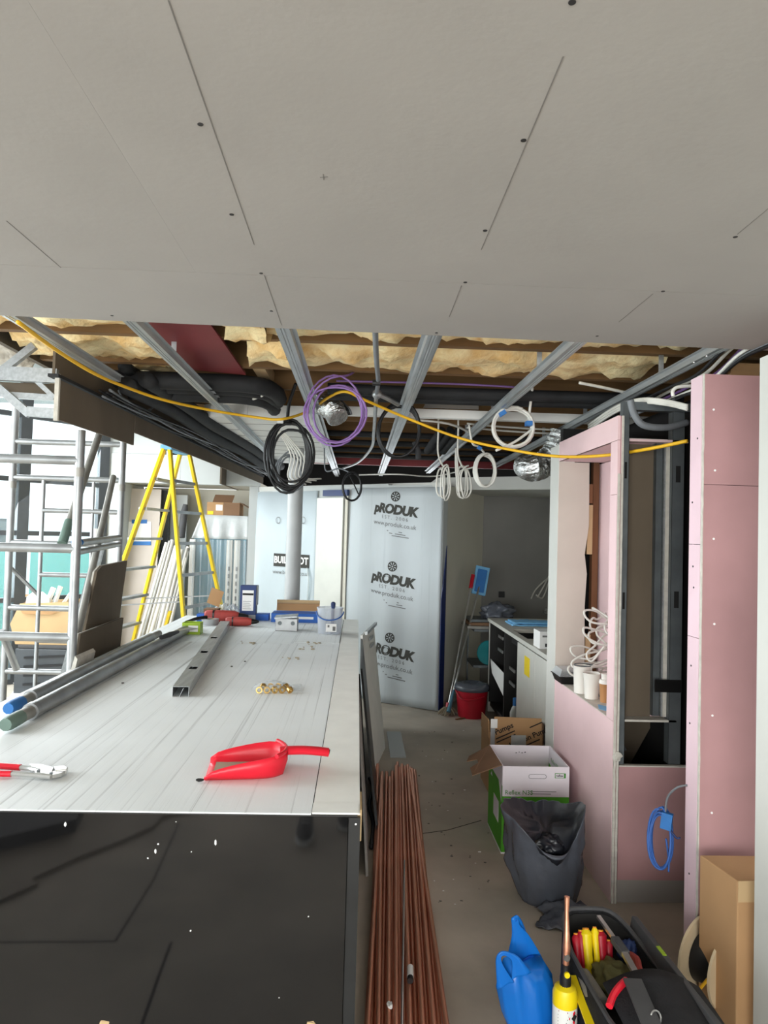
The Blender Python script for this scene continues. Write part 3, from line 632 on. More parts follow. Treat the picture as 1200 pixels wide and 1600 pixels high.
tag(B('red_beam', 'maroon', None, -.8, 1.9, 8.05, 8.1, 2.5, 2.585), 'dark red beam crossing deep in the ceiling void', 'beam')
# grey conduit with a tee
cn = thing('conduit', (.1, 4.2, 2.5), 'grey steel conduit with a tee branch hanging below the joists', 'conduit')
cable('conduit_run', [zp(586, 500, 2.50), zp(588, 560, 2.50), zp(591, 596, 2.5), zp(588, 615, 2.48)], .012, 'cable_grey', parent=cn, n=10); cable('conduit_drop', [zp(588, 618, 2.48), zp(586, 650, 2.47), zp(584, 676, 2.47), zp(580, 700, 2.47), zp(560, 722, 2.47), zp(535, 732, 2.47)], .012, 'alu', parent=cn, n=10)
o = MB().ico(zp(589, 616, 2.48), .028, (1, 1.3, 1), 2, .05).build('tee_joint', 'alu', cn, smooth=True); cable('branch', [zp(590, 616, 2.48), zp(604, 622, 2.475), zp(622, 632, 2.47)], .013, 'alu', parent=cn, n=10)
for (px, py) in ((588, 598), (583, 678)): p = zp(px, py, 2.49); MB().cyl(p-V((.02, 0, 0)), p+V((.02, 0, 0)), .016, 10).build('clip', 'cable_black', cn)
# foil ducts
def flex(name, pts, r, label, rings=22, taper=1.0):
    pp = catmull(pts, rings); rr = [r*(1+.09*(1 if k % 2 else -1)+.03*math.sin(k*1.7))*(1+(taper-1)*k/len(pp)) for k in range(len(pp))]
    return tag(MB().tube(pp, rr, 18).build(name, 'foil', None), label, 'duct')
flex('foil_duct', [yp(502, 628, 4.55), yp(520, 640, 4.4), yp(528, 655, 4.35)], .075, 'crumpled foil duct end inside the purple coil', 8, .8)
flex('flexible_duct', [yp(880, 676, 5.0), yp(866, 708, 5.0), yp(848, 726, 5.0), yp(832, 731, 4.9), yp(822, 728, 5.1)], .088, 'ribbed silver flexible duct above the kitchen opening', 10)
for k in range(3): cable('duct_tail', [yp(519+3*k, 612, 4.6), yp(528+3*k, 628, 4.5), yp(541+2*k, 640, 4.4), yp(546+k, 648, 4.4)], .011, ('cable_black', 'cable_black', 'cable_grey')[k], ('left', 'middle', 'right')[k]+' thick cable bending above the foil duct')
# cable coils
def coil(name, c, rx, rz, turns, r, mat, label, yaw=0.0, spread=.02, seed=1, wob=.08, tilt=0.0):
    rnd = random.Random(seed); pts = []; N = 22; ph = rnd.uniform(0, 6); ox = oz = 0; sx = sz = 1
    tg = [(rnd.uniform(-wob, wob), rnd.uniform(-wob, wob), rnd.uniform(-wob, wob), rnd.uniform(-wob, wob)) for _ in range(turns+2)]
    for i in range(turns*N+1):
        t = i/N; k = int(t); f = t-k; g = [tg[k][j]*(1-f)+tg[k+1][j]*f for j in range(4)]; a = 2*PI*t+PI/2
        x = rx*(1+g[0])*math.cos(a)+rx*g[2]; z = rz*(1+g[1])*math.sin(a)-rz*abs(g[3])*1.2; y = spread*(t/turns-.5)*2+.006*math.sin(a*3+k)
        x2 = x*math.cos(tilt)-z*math.sin(tilt); z2 = x*math.sin(tilt)+z*math.cos(tilt)
        pts.append(V(c)+V((x2*math.cos(yaw)-y*math.sin(yaw), x2*math.sin(yaw)+y*math.cos(yaw), z2)))
    t_ = thing(name, (c[0], c[1], c[2]-rz), label, 'cable coil'); MB().tube(pts, r, 6).build('loops', mat, t_, smooth=True, sharp=2); return t_
c = yp(452, 708, 4.7); k1 = coil('cable_coil', c, .145, .215, 6, .0085, 'cable_black', 'large black cable coil hanging in front of the column top', .15, .07, 3, .2)
cable('tail', [yp(449, 656, 4.6), yp(452, 630, 4.45), yp(462, 600, 4.3)], .011, 'cable_black', parent=k1); MB().obox(yp(438, 658, 4.66), (.04, .03, .03), 0).build('tape', 'label_white', k1)
c = yp(525, 640, 3.75); k2 = coil('cable_coil', c, .145, .165, 4, .0055, 'cable_purple', 'purple cable coil hanging around the foil duct', -.1, .05, 5, .16); cable('tail', [yp(520, 588, 3.75), yp(545, 586, 3.85), yp(560, 575, 4.05)], .0065, 'cable_purple', parent=k2)
c = yp(624, 672, 4.35); k3 = coil('cable_coil', c, .128, .165, 4, .010, 'cable_black', 'thick black cable coil hanging from the steel conduit', .1, .03, 8, .05, -.12)
cable('tail', [yp(648, 690, 4.35), yp(653, 705, 4.35), yp(654, 718, 4.35)], .018, 'foam_black', parent=k3, n=10)
c = yp(550, 760, 6.3); k4 = coil('cable_coil', c, .085, .125, 5, .008, 'cable_black', 'small black cable coil hanging in front of the cream door panel', .2, .02, 9, .05)
cable('tail', [yp(545, 738, 6.3), yp(549, 748, 6.28), yp(560, 772, 6.25)], .006, 'cable_black', parent=k4); cable('tail', [yp(507, 690, 6.4), yp(507, 715, 6.4), yp(510, 736, 6.4), yp(530, 732, 6.35), yp(546, 738, 6.3)], .007, 'cable_grey', parent=k4)
c = yp(802, 667, 4.2); k5 = coil('cable_coil', c, .118, .118, 5, .0085, 'cable_white', 'large white cable coil with two blue tape bands', -.15, .03, 12, .06, -.5)
cable('tail', [yp(826, 655, 4.2), yp(829, 630, 4.15), yp(832, 606, 4.1)], .0085, 'cable_white', parent=k5); cable('tail', [yp(835, 668, 4.2), yp(805, 690, 4.18), yp(775, 704, 4.15)], .0085, 'cable_white', parent=k5)
for (px, py, a) in ((785, 646, -.6), (826, 662, 0)): MB().obox(yp(px, py, 4.17), (.036, .05, .026), 0, 0, a).build('tape', 'tape_blue', k5)
c = yp(758, 734, 5.0); k6 = coil('cable_coil', c, .072, .115, 5, .0075, 'cable_white', 'white cable coil tied with blue tape below the yellow cable', .1, .03, 14, .07); cable('tail', [yp(757, 708, 5.0), yp(748, 698, 4.95), yp(738, 692, 4.9), yp(733, 664, 4.9)], .0075, 'cable_white', parent=k6); MB().obox(yp(749, 700, 4.95), (.03, .03, .02), 0, 0, .5).build('tape', 'tape_blue', k6)
for (px, py, w_, h_, s_, lb) in ((694, 750, .045, .115, 15, 'loose white cable loop nearest the printed film sheet'), (725, 752, .05, .105, 17, 'bunched white cable loops left of the taped coil')):
    kk = coil('cable_coil', yp(px, py, 5.2), w_, h_, 3, .0065, 'cable_white', lb, .5, .05, s_, .2); cable('tail', [yp(px-2, py-22, 5.2), yp(px-8, py-35, 5.15), yp(px-10, py-50, 5.1), yp(px-9, py-80, 5.1), yp(px-9, py-112, 5.08)], .007, 'cable_white', parent=kk)
for k in range(3): cable('loops', [yp(712, 700, 5.2), yp(712+2*k, 735, 5.2), yp(716+2*k, 768, 5.2)], .006, 'cable_white', parent=kk)
kk = coil('cable_coil', yp(455, 735, 5.6), .10, .16, 4, .007, 'cable_grey', 'grey and white cables tangled behind the large black coil', .3, .08, 19, .25)
for k in range(5): cable('strand', [yp(428+4*k, 668+2*k, 5.5), yp(445+3*k, 690, 5.5), yp(455+5*k, 715, 5.5), yp(450+6*k, 745, 5.55), yp(470+8*k, 760-3*k, 5.7)], .0065, 'cable_white', parent=kk)
# loose cables lying over the rails
for k, (pts, mt, lb) in enumerate((
    ([zp(300, 620, 2.505), zp(340, 630, 2.5), zp(380, 628, 2.505), zp(410, 618, 2.51)], 'cable_white', 'white cable lying over the left rails by the pipes'),
    ([zp(640, 655, 2.505), zp(700, 662, 2.5), zp(735, 676, 2.5)], 'cable_white', 'white conduit end beside the three pipe stubs'),
    ([zp(905, 598, 2.52), zp(940, 605, 2.51), zp(985, 615, 2.505)], 'cable_white', 'short white conduit above the pink wall head'),
    ([zp(560, 742, 2.4), zp(620, 741, 2.38), zp(680, 744, 2.39), zp(740, 730, 2.42)], 'cable_white', 'thin white cable strung along the top of the back wall'),
    ([zp(730, 662, 2.53), zp(800, 668, 2.53), zp(870, 672, 2.53)], 'cable_white', 'upper white cable behind the large white coil'),
    ([zp(730, 668, 2.53), zp(800, 674, 2.53), zp(870, 678, 2.53)], 'cable_white', 'lower white cable behind the large white coil'))):
    cable('cable', pts, .008, mt, lb)
for k in range(6):
    X0 = 1.47+.022*(k % 3); cable('cable_run', [(X0+.03*math.sin(k+y*1.7), y, 2.435-.035*(k//3)+.012*math.sin(y*2+k)+(.055 if y < 2.8 else 0)) for y in (2.5, 2.75, 3.0, 3.3, 3.9, 4.5, 5.1, 5.7)], .0075, ('cable_black', 'cable_white', 'cable_purple', 'cable_white', 'cable_grey', 'cable_black')[k],
        ('outermost black', 'straight white', 'thin purple', 'lower white', 'grey', 'innermost black')[k]+' cable following the rail over the pink wall')
for k in range(3): cable('cable', [yp(1075, 640-3*k, 3.2), yp(1040, 632-3*k, 3.3), yp(1000, 630-3*k, 3.45), yp(960, 645-4*k, 3.8), yp(920, 672-4*k, 4.4)], .008, 'cable_white', ('lowest', 'middle', 'topmost')[k]+' white cable curving in over the open stud bay')
cable('cable', [yp(985, 625, 3.25), yp(990, 645, 3.25), yp(1005, 664, 3.25), yp(1040, 668, 3.27), yp(1074, 660, 3.3)], .016, 'cable_grey', 'thick grey conduit looping into the open stud bay', n=10)
cable('cable', [yp(1052, 619, 3.0), yp(1051, 612, 3.0), yp(1056, 606, 3.0), yp(1066, 604, 3.0), yp(1082, 603, 3.0)], .008, 'cable_white', 'short white hooked cable end by the nib wall')
# yellow cable
cable('yellow_cable', [zp(28, 503, 2.45), zp(85, 545, 2.45), zp(150, 585, 2.44), zp(205, 608, 2.44), zp(260, 626, 2.43), zp(330, 641, 2.43), zp(400, 652, 2.42), zp(440, 655, 2.40), yp(480, 643, 4.6), yp(515, 620, 4.2), yp(540, 612, 4.0), yp(570, 625, 4.05), yp(640, 655, 4.2), yp(720, 685, 4.2), yp(800, 703, 4.1), yp(870, 713, 3.9), yp(940, 712, 3.6), yp(1010, 702, 3.3), yp(1074, 689, 3.08)], .0085, 'cable_yellow', 'yellow cable sagging across the whole open ceiling', n=8)
# ================================================================== KITCHEN RECESS
kc = thing('kitchen_counter', (1.65, 5.9, 0), 'white kitchen counter run with open cabinets darkened inside and an uncovered cut-out', 'counter')
XK = 1.33
def top_piece(x0, x1, y0, y1): B('worktop', 'worktop_beige', kc, x0, x1, y0, y1, .885, .915)
B('worktop_edge', 'panel_white', kc, XK-.0165, XK-.0125, 4.62, 7.05, .884, .9155)
top_piece(XK-.012, 2.0, 6.2, 7.05); top_piece(XK-.012, 1.37, 5.62, 6.198); top_piece(1.80, 2.0, 5.62, 6.198); top_piece(XK-.012, 2.0, 4.62, 5.618)
B('cutout_well', 'void_shade', kc, 1.37, 1.80, 5.62, 6.2, .80, .84)
B('end_panel', 'panel_white', kc, XK, 1.98, 7.02, 7.045, 0, .884); B('back_panel', 'carcass_dark', kc, 1.94, 1.98, 4.62, 7.02, 0, .884); B('cabinet_base', 'carcass_dark', kc, XK+.02, 1.94, 4.62, 7.02, .06, .10)
B('cabinet_side', 'carcass_dark', kc, XK+.005, 1.94, 7.0, 7.018, .1, .884); B('partition', 'carcass_dark', kc, XK+.005, 1.94, 6.30, 6.33, .1, .884); B('cabinet_side', 'carcass_dark', kc, XK+.005, 1.94, 5.72, 5.74, .1, .884)  # first one is a dark sheet added so the opening looks shaded inside
o = B('cabinet_door', 'panel_white', kc, XK-.018, XK, 5.15, 5.715, .08, .875, .002); B('sticky_note', 'yellow_plastic', o, XK-.0205, XK-.0182, 5.30, 5.46, .67, .81)
B('cabinet_door', 'panel_white', kc, XK-.018, XK, 4.60, 5.145, .08, .875, .002); B('filler_panel', 'panel_white', kc, XK+.002, XK+.02, 4.57, 5.72, 0, .08)
MB().prism([(XK+.01, 6.35, .50), (XK+.01, 7.0, .52), (XK+.01, 6.9, .40), (XK+.01, 6.36, .30)], (.004, 0, 0)).build('paper_sheet', 'label_white', kc)
for (y, z) in ((6.5, .80), (6.5, .68), (6.0, .60), (6.0, .48)): B('hinge', 'steel', kc, XK+.002, XK+.012, y-.1, y+.1, z-.012, z+.012)
MB().box(XK-.014, XK+.04, 4.60, 4.62, .85, .884).build('raw_end', 'timber_red', kc)
bo = thing('cleaning_bottle', (1.40, 6.05, .10), 'clear spray bottle with a blue cap inside the open cabinet', 'bottle')
bo.location = (1.42, 6.02, .1); WL[bo.name] = V((1.42, 6.02, .1))
MB().lathe([(.04, .1), (.045, .12), (.045, .24), (.03, .28), (.018, .30)], (1.37, 6.0, 0), 16).build('bottle_body', 'bottle_clear', bo, smooth=True); MB().lathe([(.022, .30), (.022, .36), (.016, .365)], (1.37, 6.0, 0), 16).build('cap', 'tape_blue', bo, smooth=True)
q = at(843, 1014, Z=.9155); bx = thing('carton', (q.x+.05, q.y, .9155), 'small white carton on the near end of the kitchen worktop', 'box')
B('carton_body', 'label_white', bx, q.x, q.x+.13, q.y, q.y+.18, .9155, 1.04, .002); B('print', 'ink_black', bx, q.x+.04, q.x+.06, q.y-.002, q.y, .93, .955); B('print', 'ink_grey', bx, q.x+.02, q.x+.09, q.y-.002, q.y, 1.0, 1.012)
cl = thing('blue_cloth', (1.55, 6.5, .915), 'folded light blue cloth on the kitchen worktop', 'cloth')
for k, (x0, x1, y0, y1) in enumerate(((1.42, 1.80, 6.42, 6.72), (1.44, 1.86, 6.45, 6.70))): MB().grid(lambda u, v, k=k, x0=x0, x1=x1, y0=y0, y1=y1: V((x0+(x1-x0)*u, y0+(y1-y0)*v, .922+.016*k+.008*fbm((u*3, v*3, k), 2))), 14, 8).build('fold', 'sky_cloth', cl, smooth=True, solid=.012, sharp=2)
def blob(name, c, sx, sy, sz, mat, label, cat, seed=1, amp=.25, parent=None):
    bm = bmesh.new(); bmesh.ops.create_icosphere(bm, subdivisions=4, radius=1); mb = MB()
    for v in bm.verts:
        k = 1+amp*fbm(v.co*1.3+V((seed, seed, 0)), 1.6, 4); p = v.co*k; mb.v.append(V(c)+V((p.x*sx, p.y*sy, max(p.z, -.75)*sz+.75*sz)))
    mb.f = [tuple(v.index for v in f.verts) for f in bm.faces]; bm.free()
    o = mb.build(name, mat, parent, smooth=True, sharp=2.5)
    return tag(o, label, cat) if label else o
blob('plastic_bag', (1.46, 7.3, .86), .16, .12, .10, 'bag_grey', 'crumpled grey plastic bag behind the kitchen worktop', 'bag', 3, .5)
tag(B('wall_socket', 'trim_black', None, 1.66, 1.73, 8.245, 8.26, 1.02, 1.09, .003), 'small black socket on the grey kitchen wall', 'socket')
tp = thing('tap', (1.98, 7.9, 1.2), 'small chrome valve on the grey wall by the white post', 'tap'); q = yp(854, 955, 8.2); WL[tp.name] = q; tp.location = q
MB().cyl(q, q+V((0, .05, 0)), .03, 14).build('rose', 'steel', tp, smooth=True); MB().cyl(q+V((0, -.05, 0)), q, .016, 12).build('spout', 'steel', tp, smooth=True); MB().cyl(q+V((-.04, -.05, .01)), q+V((.03, -.05, .01)), .009, 8).build('lever', 'steel', tp)
wc = thing('wall_cable', yp(850, 910, 8.1), 'white cable ends sticking out of the grey kitchen wall', 'cable')
for (a, b, c2) in (((830, 935), (838, 920), (856, 903)), ((840, 933), (850, 915), (858, 900)), ((838, 930), (848, 934), (858, 908))): cable('cable_end', [yp(*a, 7.9), yp(*b, 8.05), yp(*c2, 8.2)], .009, 'cable_white', parent=wc)
blob('insulation_tuft', tuple(at(8, 572, Y=3.9)), .16, .1, .07, 'wool_white', 'tuft of white mineral wool above the metal frame at the left edge', 'insulation', 4, .3)
# shelf unit by the slanted wall, bucket, mops
sh = thing('shelf_unit', (1.25, 7.4, 0), 'low grey shelf unit tucked behind the counter end', 'shelf')
for z in (.40, .76): B('shelf', 'galv_dark', sh, 1.20, 1.62, 7.15, 7.6, z, z+.025)
B('upright', 'galv_dark', sh, 1.60, 1.63, 7.15, 7.6, 0, .78); B('upright', 'galv_dark', sh, 1.20, 1.215, 7.58, 7.6, 0, .78)
for k in range(3): tag(B('tray', ('alu_dull', 'card_dark', 'galv_dark')[k], None, 1.13+.02*k, 1.56, 7.16+.02*k, 7.55, .786+.032*k, .815+.032*k, .003), ('bottom dull metal', 'middle brown', 'top dark grey')[k]+' tray stacked on the grey shelf unit', 'tray')
tag(MB().lathe([(.0, 0), (.11, .0), (.125, .03), (.12, .04), (.0, .035)], (0, 0, 0), 24).xf(Matrix.Translation((1.36, 7.2, .55)) @ Matrix.Rotation(PI/2, 4, 'X')).build('teal_bowl', 'teal', None, smooth=True), 'teal round bowl on the lower shelf', 'bowl')
bk = thing('mop_bucket', (1.15, 6.8, 0), 'red plastic bucket lined with a grey bag by the counter end', 'bucket'); BC = V((1.135, 6.82, 0))
MB().lathe([(.0, .004), (.125, .0), (.13, .02), (.155, .27), (.165, .275), (.165, .29), (.15, .29), (.122, .03), (0, .03)], BC, 28).build('pail', 'red_dark', bk, smooth=True)
MB().lathe([(.168, .255), (.17, .285), (.155, .31), (.09, .325), (.03, .30), (0, .29)], BC, 28).build('liner', 'bag_grey', bk, smooth=True, sharp=2); cable('handle', [BC+V((-.16, -.03, .25)), BC+V((-.12, -.12, .19)), BC+V((-.03, -.165, .19)), BC+V((.1, -.14, .22))], .007, 'red_dark', parent=bk)
def mop(name, top, bot, label): t = thing(name, (bot.x, bot.y, 0), label, 'mop'); MB().cyl(bot, top, .011, 10).build('shaft', 'steel', t, smooth=True); return t
a = yp(738, 905, 7.35); b = yp(709, 1060, 6.97); m1 = mop('mop', b+(a-b)*1, b+(b-a)*.28, 'string mop with a red grip leaning on the recess wall')
d = (a-b).normalized(); MB().cyl(a-d*.10, a+d*.05, .02, 12).build('grip', 'red_dark', m1, smooth=True); bt = b+(b-a)*.28; MB().cyl(bt-d*.02, bt+d*.05, .03, 12).build('socket', 'red_dark', m1)
hd = MB()
for k in range(34):
    an = random.uniform(0, 2*PI); rr = random.uniform(.03, .11); hd.tube(catmull([bt+V((0, 0, .02)), bt+V((rr*.5*math.cos(an), rr*.5*math.sin(an), -.0)), V((bt.x+rr*math.cos(an), bt.y+rr*math.sin(an), .012))], 4), .008, 5)
tag(hd.build('mop_strings', 'mop_string', m1, smooth=True), kind='stuff')
a = yp(749, 915, 7.4); b = yp(716, 1050, 6.95); m2 = mop('flat_mop', a, b+(b-a)*.42, 'flat mop with a bright blue head turned up against the wall'); d = (a-b).normalized()
MB().obox(a+d*.06, (.15, .03, .30), .1, -.15, .2).build('mop_pad', 'sky_cloth', m2, bev=.006); MB().obox(a+d*.06+V((0, -.022, 0)), (.10, .02, .24), .1, -.15, .2).build('mop_plate', 'tape_blue', m2, bev=.006)
bb_ = b+(b-a)*.42; MB().cyl(bb_, bb_+d*.22, .02, 12, .012).build('grip', 'mop_teal', m2, smooth=True)
# ================================================================== FLOOR ITEMS ON THE RIGHT
# green and white open carton
rx = thing('vessel_carton', (1.0, 4.08, 0), 'open green and white expansion vessel carton standing on the floor', 'box')
x0, x1, y0, y1, H = .825, 1.19, 3.875, 4.27, .468
MB().box(x0, x1, y0, y0+.005, 0, .305).build('front_lower', 'box_green', rx); MB().box(x0, x1, y0, y0+.005, .306, H).build('front_upper', 'box_white', rx)
MB().box(x0-.001, x0+.004, y0+.006, y1, 0, .36).build('side_lower', 'box_green', rx); MB().box(x0-.001, x0+.004, y0+.006, y1, .361, H).build('side_upper', 'box_white', rx)
MB().box(x1-.005, x1, y0+.006, y1, 0, H).build('side_panel', 'box_white', rx); MB().box(x0+.005, x1-.006, y1-.005, y1, 0, H).build('back_panel', 'box_white', rx); MB().box(x0, x1, y0, y1, 0, .004).build('bottom', 'card', rx)
MB().box(x0-.002, x1+.001, y0-.002, y1, 0, .008).build('bottom_edge', 'box_white', rx)
MB().prism([(x0, y0+.02, H-.002), (x0, y1-.01, H-.002), (x0-.13, y1-.06, H-.055), (x0-.155, y0+.26, H-.062), (x0-.10, y0+.245, H-.045), (x0-.10, y0+.19, H-.047), (x0-.15, y0+.17, H-.07), (x0-.155, y0+.06, H-.075)], (-.002, 0, .004)).build('flap', 'card_dark', rx)
fF = planefn((x0, y0-.0012, 0), (1, 0, 0), (0, 0, 1), 0); off = lambda ux, uz: planefn((x0+ux, y0-.0014, uz), (1, 0, 0), (0, 0, 1))
text('Reflex N35', .034, 'product_text', 'ink_green', rx, off(.012, .327), align='LEFT')
for k in range(2): B('print_line', 'ink_grey', rx, x0+.15, x0+.295-.03*k, y0-.0012, y0, .333-.013*k, .336-.013*k)
g = B('logo_frame', 'ink_green', rx, x0+.285, x0+.345, y0-.001, y0, .408, .434); B('logo_ground', 'box_white', g, x0+.288, x0+.335, y0-.0016, y0-.001, .411, .431); text('reflex', .018, 'logo_text', 'ink_black', g, planefn((x0+.311, y0-.002, .421), (1, 0, 0), (0, 0, 1)), bold=.0004)
MB().tube([V((x0+.19+.038*sx_+(.01*math.cos(a_)), y0-.0012, .415+.011*math.sin(a_))) for sx_, a_ in [(1, -PI/2+PI*k/6) for k in range(7)]+[(-1, PI/2+PI*k/6) for k in range(7)]], .0012, 4, True).build('hand_hole', 'ink_grey', rx)
B('label', 'box_white', rx, x0+.165, x0+.363, y0-.0012, y0, .12, .218); B('print_line', 'ink_grey', rx, x0+.25, x0+.30, y0-.0018, y0-.0012, .20, .204)
o = B('mark_frame', 'box_white', rx, x0+.016, x0+.042, y0-.001, y0, .225, .28)
for k in range(3): B('mark', 'box_green', o, x0+.02, x0+.038, y0-.0016, y0-.001, .228+.0175*k, .242+.0175*k)
B('label', 'box_white', rx, x0-.0022, x0-.001, y0+.09, y0+.23, .13, .245)
MB().prism([(x0-.0016, y0+.02, .361), (x0-.0016, y0+.10, .361), (x0-.0016, y0+.02, .27)], (-.0006, 0, 0)).build('side_print', 'box_white', rx); MB().prism([(x0-.0016, y0+.28, .32), (x0-.0016, y0+.33, .32), (x0-.0016, y0+.30, .345)], (-.0006, 0, 0)).build('side_print', 'box_white', rx)
text('Reflex N35', .034, 'product_text', 'ink_green', rx, planefn((x1-.0065, y1-.05, .40), (0, -1, 0), (0, 0, 1)), align='LEFT')
MB().prism([(x1-.0055, y1-.008, .30), (x1-.0055, y0+.1, .30), (x1-.0055, y1-.008, .37)], (-.0008, 0, 0)).build('inner_print', 'box_green', rx)
for k in range(4): MB().ico((x0+.16+.018*k, y1-.006, .425+.004*(k % 2)), .005, (1, .2, .6), 1, .3).build('ink_mark', 'ink_black', rx)
# brown printed carton behind
b2 = thing('brown_carton', (1.1, 4.95, 0), 'brown printed cardboard carton behind the green vessel carton', 'box')
p0 = (.93, 4.78); B('carton_body', 'card', b2, .925, 1.285, 4.80, 5.1, 0, .40)
MB().prism([(.945, 4.798, .38), (1.28, 4.798, .38), (1.275, 4.79, .498), (.955, 4.79, .505)], (0, .005, 0)).build('raised_flap', 'card', b2); MB().prism([(1.287, 4.80, .02), (1.287, 5.1, .02), (1.287, 5.1, .40), (1.31, 4.95, .44), (1.287, 4.80, .46)], (.004, 0, 0)).build('side_flap', 'card_dark', b2); MB().prism([(.924, 4.80, .36), (.924, 5.1, .36), (.918, 5.05, .47), (.92, 4.81, .485)], (-.004, 0, 0)).build('side_flap', 'card', b2)
fn = lambda x, z, tl=.45: planefn((x, 4.7885, z), (1, 0, tl), (-tl, 0, 1))
text('Pumps', .05, 'print_text', 'ink_black', b2, fn(1.02, .425), bold=.001); text('London Pumps', .05, 'print_text', 'ink_black', b2, fn(1.20, .375), bold=.001)
for (x, z, w_) in ((1.03, .385, .07), (1.035, .362, .07), (1.21, .335, .06), (1.235, .455, .045)): f_ = fn(x, z); MB().add([f_(-w_, -.004), f_(w_, -.004), f_(w_, .004), f_(-w_, .004)], [(0, 1, 2, 3)]).build('print_line', 'ink_black', b2)
B('tape', 'film_dense', b2, 1.07, 1.17, 4.785, 4.7885, .22, .385); B('tape', 'label_white', b2, .93, .975, 4.787, 4.7895, .43, .49); B('tape', 'grey_tape', b2, .93, .96, 4.787, 4.7895, .30, .43)
# grey refuse sack
rs = thing('refuse_sack', (.95, 3.4, 0), 'open grey plastic refuse sack slumped in front of the green carton', 'bag')
rings = []; NS = 72
for kz in range(22):
    v = kz/21; z = .40*v; cx = .955-.035*v; cy = 3.42-.02*v; rx_ = .135+.03*math.sin(min(1, v*2.2)*PI/2)+.012*v; ry_ = .12+.02*math.sin(min(1, v*2)*PI/2)
    ring = []
    for k in range(NS):
        a = 2*PI*k/NS; n = fbm((math.cos(a)*1.5, math.sin(a)*1.5, z*4), 1.5, 3); n2 = noise.ridged_multi_fractal(V((math.cos(a)*2+5, math.sin(a)*2+z*3, z*9)), 1.0, 2.0, 3, 1.0, 2.0)-1
        sq = 1+.10*abs(math.cos(2*a+.3))*v
        rr = (1+.12*n)*sq-.03*n2*min(1, v*3)
        t_ = max(0, (v-.5)/.5)
        dz = t_*t_*(.028*math.cos(a*2+.5)+.035*max(0, math.sin(a))-.14*max(0, math.cos(a+1.3))**4+.015*n)
        ring.append(V((cx+rx_*rr*math.cos(a), cy+ry_*rr*math.sin(a), z+dz)))
    rings.append(ring)
MB().loft(rings, True, True).build('sack_body', 'bag_grey', rs, smooth=True, solid=.002, sharp=3)
rings2 = [rings[-1]]+[[V((.935+(p.x-.935)*s_, 3.40+(p.y-3.40)*s_, p.z+dz)) for p in rings[-1]] for s_, dz in ((.95, -.012), (.84, -.04), (.66, -.075), (.2, -.085))]
MB().loft(rings2, True, False, True).build('sack_inside', 'bag_dark', rs, smooth=True, sharp=3)
blob('contents', (.935, 3.37, .225), .075, .06, .05, 'bag_dark', None, None, 9, .5, rs)
rr_ = random.Random(4)
MB().grid(lambda u, v: V((.86+.26*u+.03*math.sin(v*5), 3.30-.16*v-.03*math.sin(u*3), .012+.05*(1-v)*math.sin(u*PI)+.02*fbm((u*4, v*4, 2), 2))), 20, 12).build('sack_tail', 'bag_grey', rs, smooth=True, solid=.002, sharp=3)
# blue carrier bag
cb = thing('carrier_bag', (.62, 2.45, 0), 'translucent blue plastic carrier bag standing beside the gas torch', 'bag'); rings = []; NS = 40
for (z, w_, d_, cx) in ((.0, .055, .05, .64), (.03, .068, .06, .635), (.10, .086, .06, .622), (.18, .094, .055, .615), (.22, .09, .045, .612), (.26, .072, .026, .605)):
    rings.append([V((cx+w_*(1+.12*fbm((math.cos(2*PI*k/NS)*1.4, math.sin(2*PI*k/NS)*1.4, z*6), 2, 3))*math.cos(2*PI*k/NS), 2.44+d_*(1+.3*fbm((math.cos(2*PI*k/NS)*1.7, 4, z*4), 2, 3)+.09*math.sin(2*PI*k/NS*9+z*9))*math.sin(2*PI*k/NS), z+(z/.26)**3*(.06*max(0, math.cos(2*PI*k/NS+PI))*.3+.02*math.sin(4*PI*k/NS)))) for k in range(NS)])
MB().loft(rings, True, True, True).build('bag_body', 'bag_blue', cb, smooth=True, sharp=3)
def ribbon(pts, w0, mat, parent, name, flat=(0, 1, 0)):
    pp = catmull([p for p, _ in pts], 6); ws = catmull([V((w, 0, 0)) for _, w in pts], 6); mb = MB(); vs = []
    rings = []
    for i, p in enumerate(pp):
        d = (pp[min(i+1, len(pp)-1)]-pp[max(i-1, 0)]).normalized(); a = d.cross(V(flat)).normalized(); w = ws[i].x
        rings.append([p-a*w, p-a*w*.4+V(flat)*.006, p+a*w*.4-V(flat)*.004, p+a*w])
    return mb.loft(rings, False).build(name, mat, parent, smooth=True, solid=.003, sharp=3)
ribbon([(V((.622, 2.47, .19)), .088), (V((.612, 2.47, .26)), .062), (V((.597, 2.465, .33)), .034), (yp(806, 1448, 2.46), .014), (yp(805, 1435, 2.46), .013), (yp(812, 1446, 2.48), .013), (yp(820, 1478, 2.48), .02)], 0, 'bag_blue', cb, 'rear_handle')
ribbon([(yp(790, 1540, 2.39), .03), (yp(781, 1512, 2.39), .013), (yp(779, 1497, 2.39), .008), (yp(784, 1490, 2.39), .008), (yp(794, 1491, 2.39), .008), (yp(806, 1500, 2.39), .014), (yp(815, 1525, 2.39), .035)], 0, 'bag_blue', cb, 'front_handle')
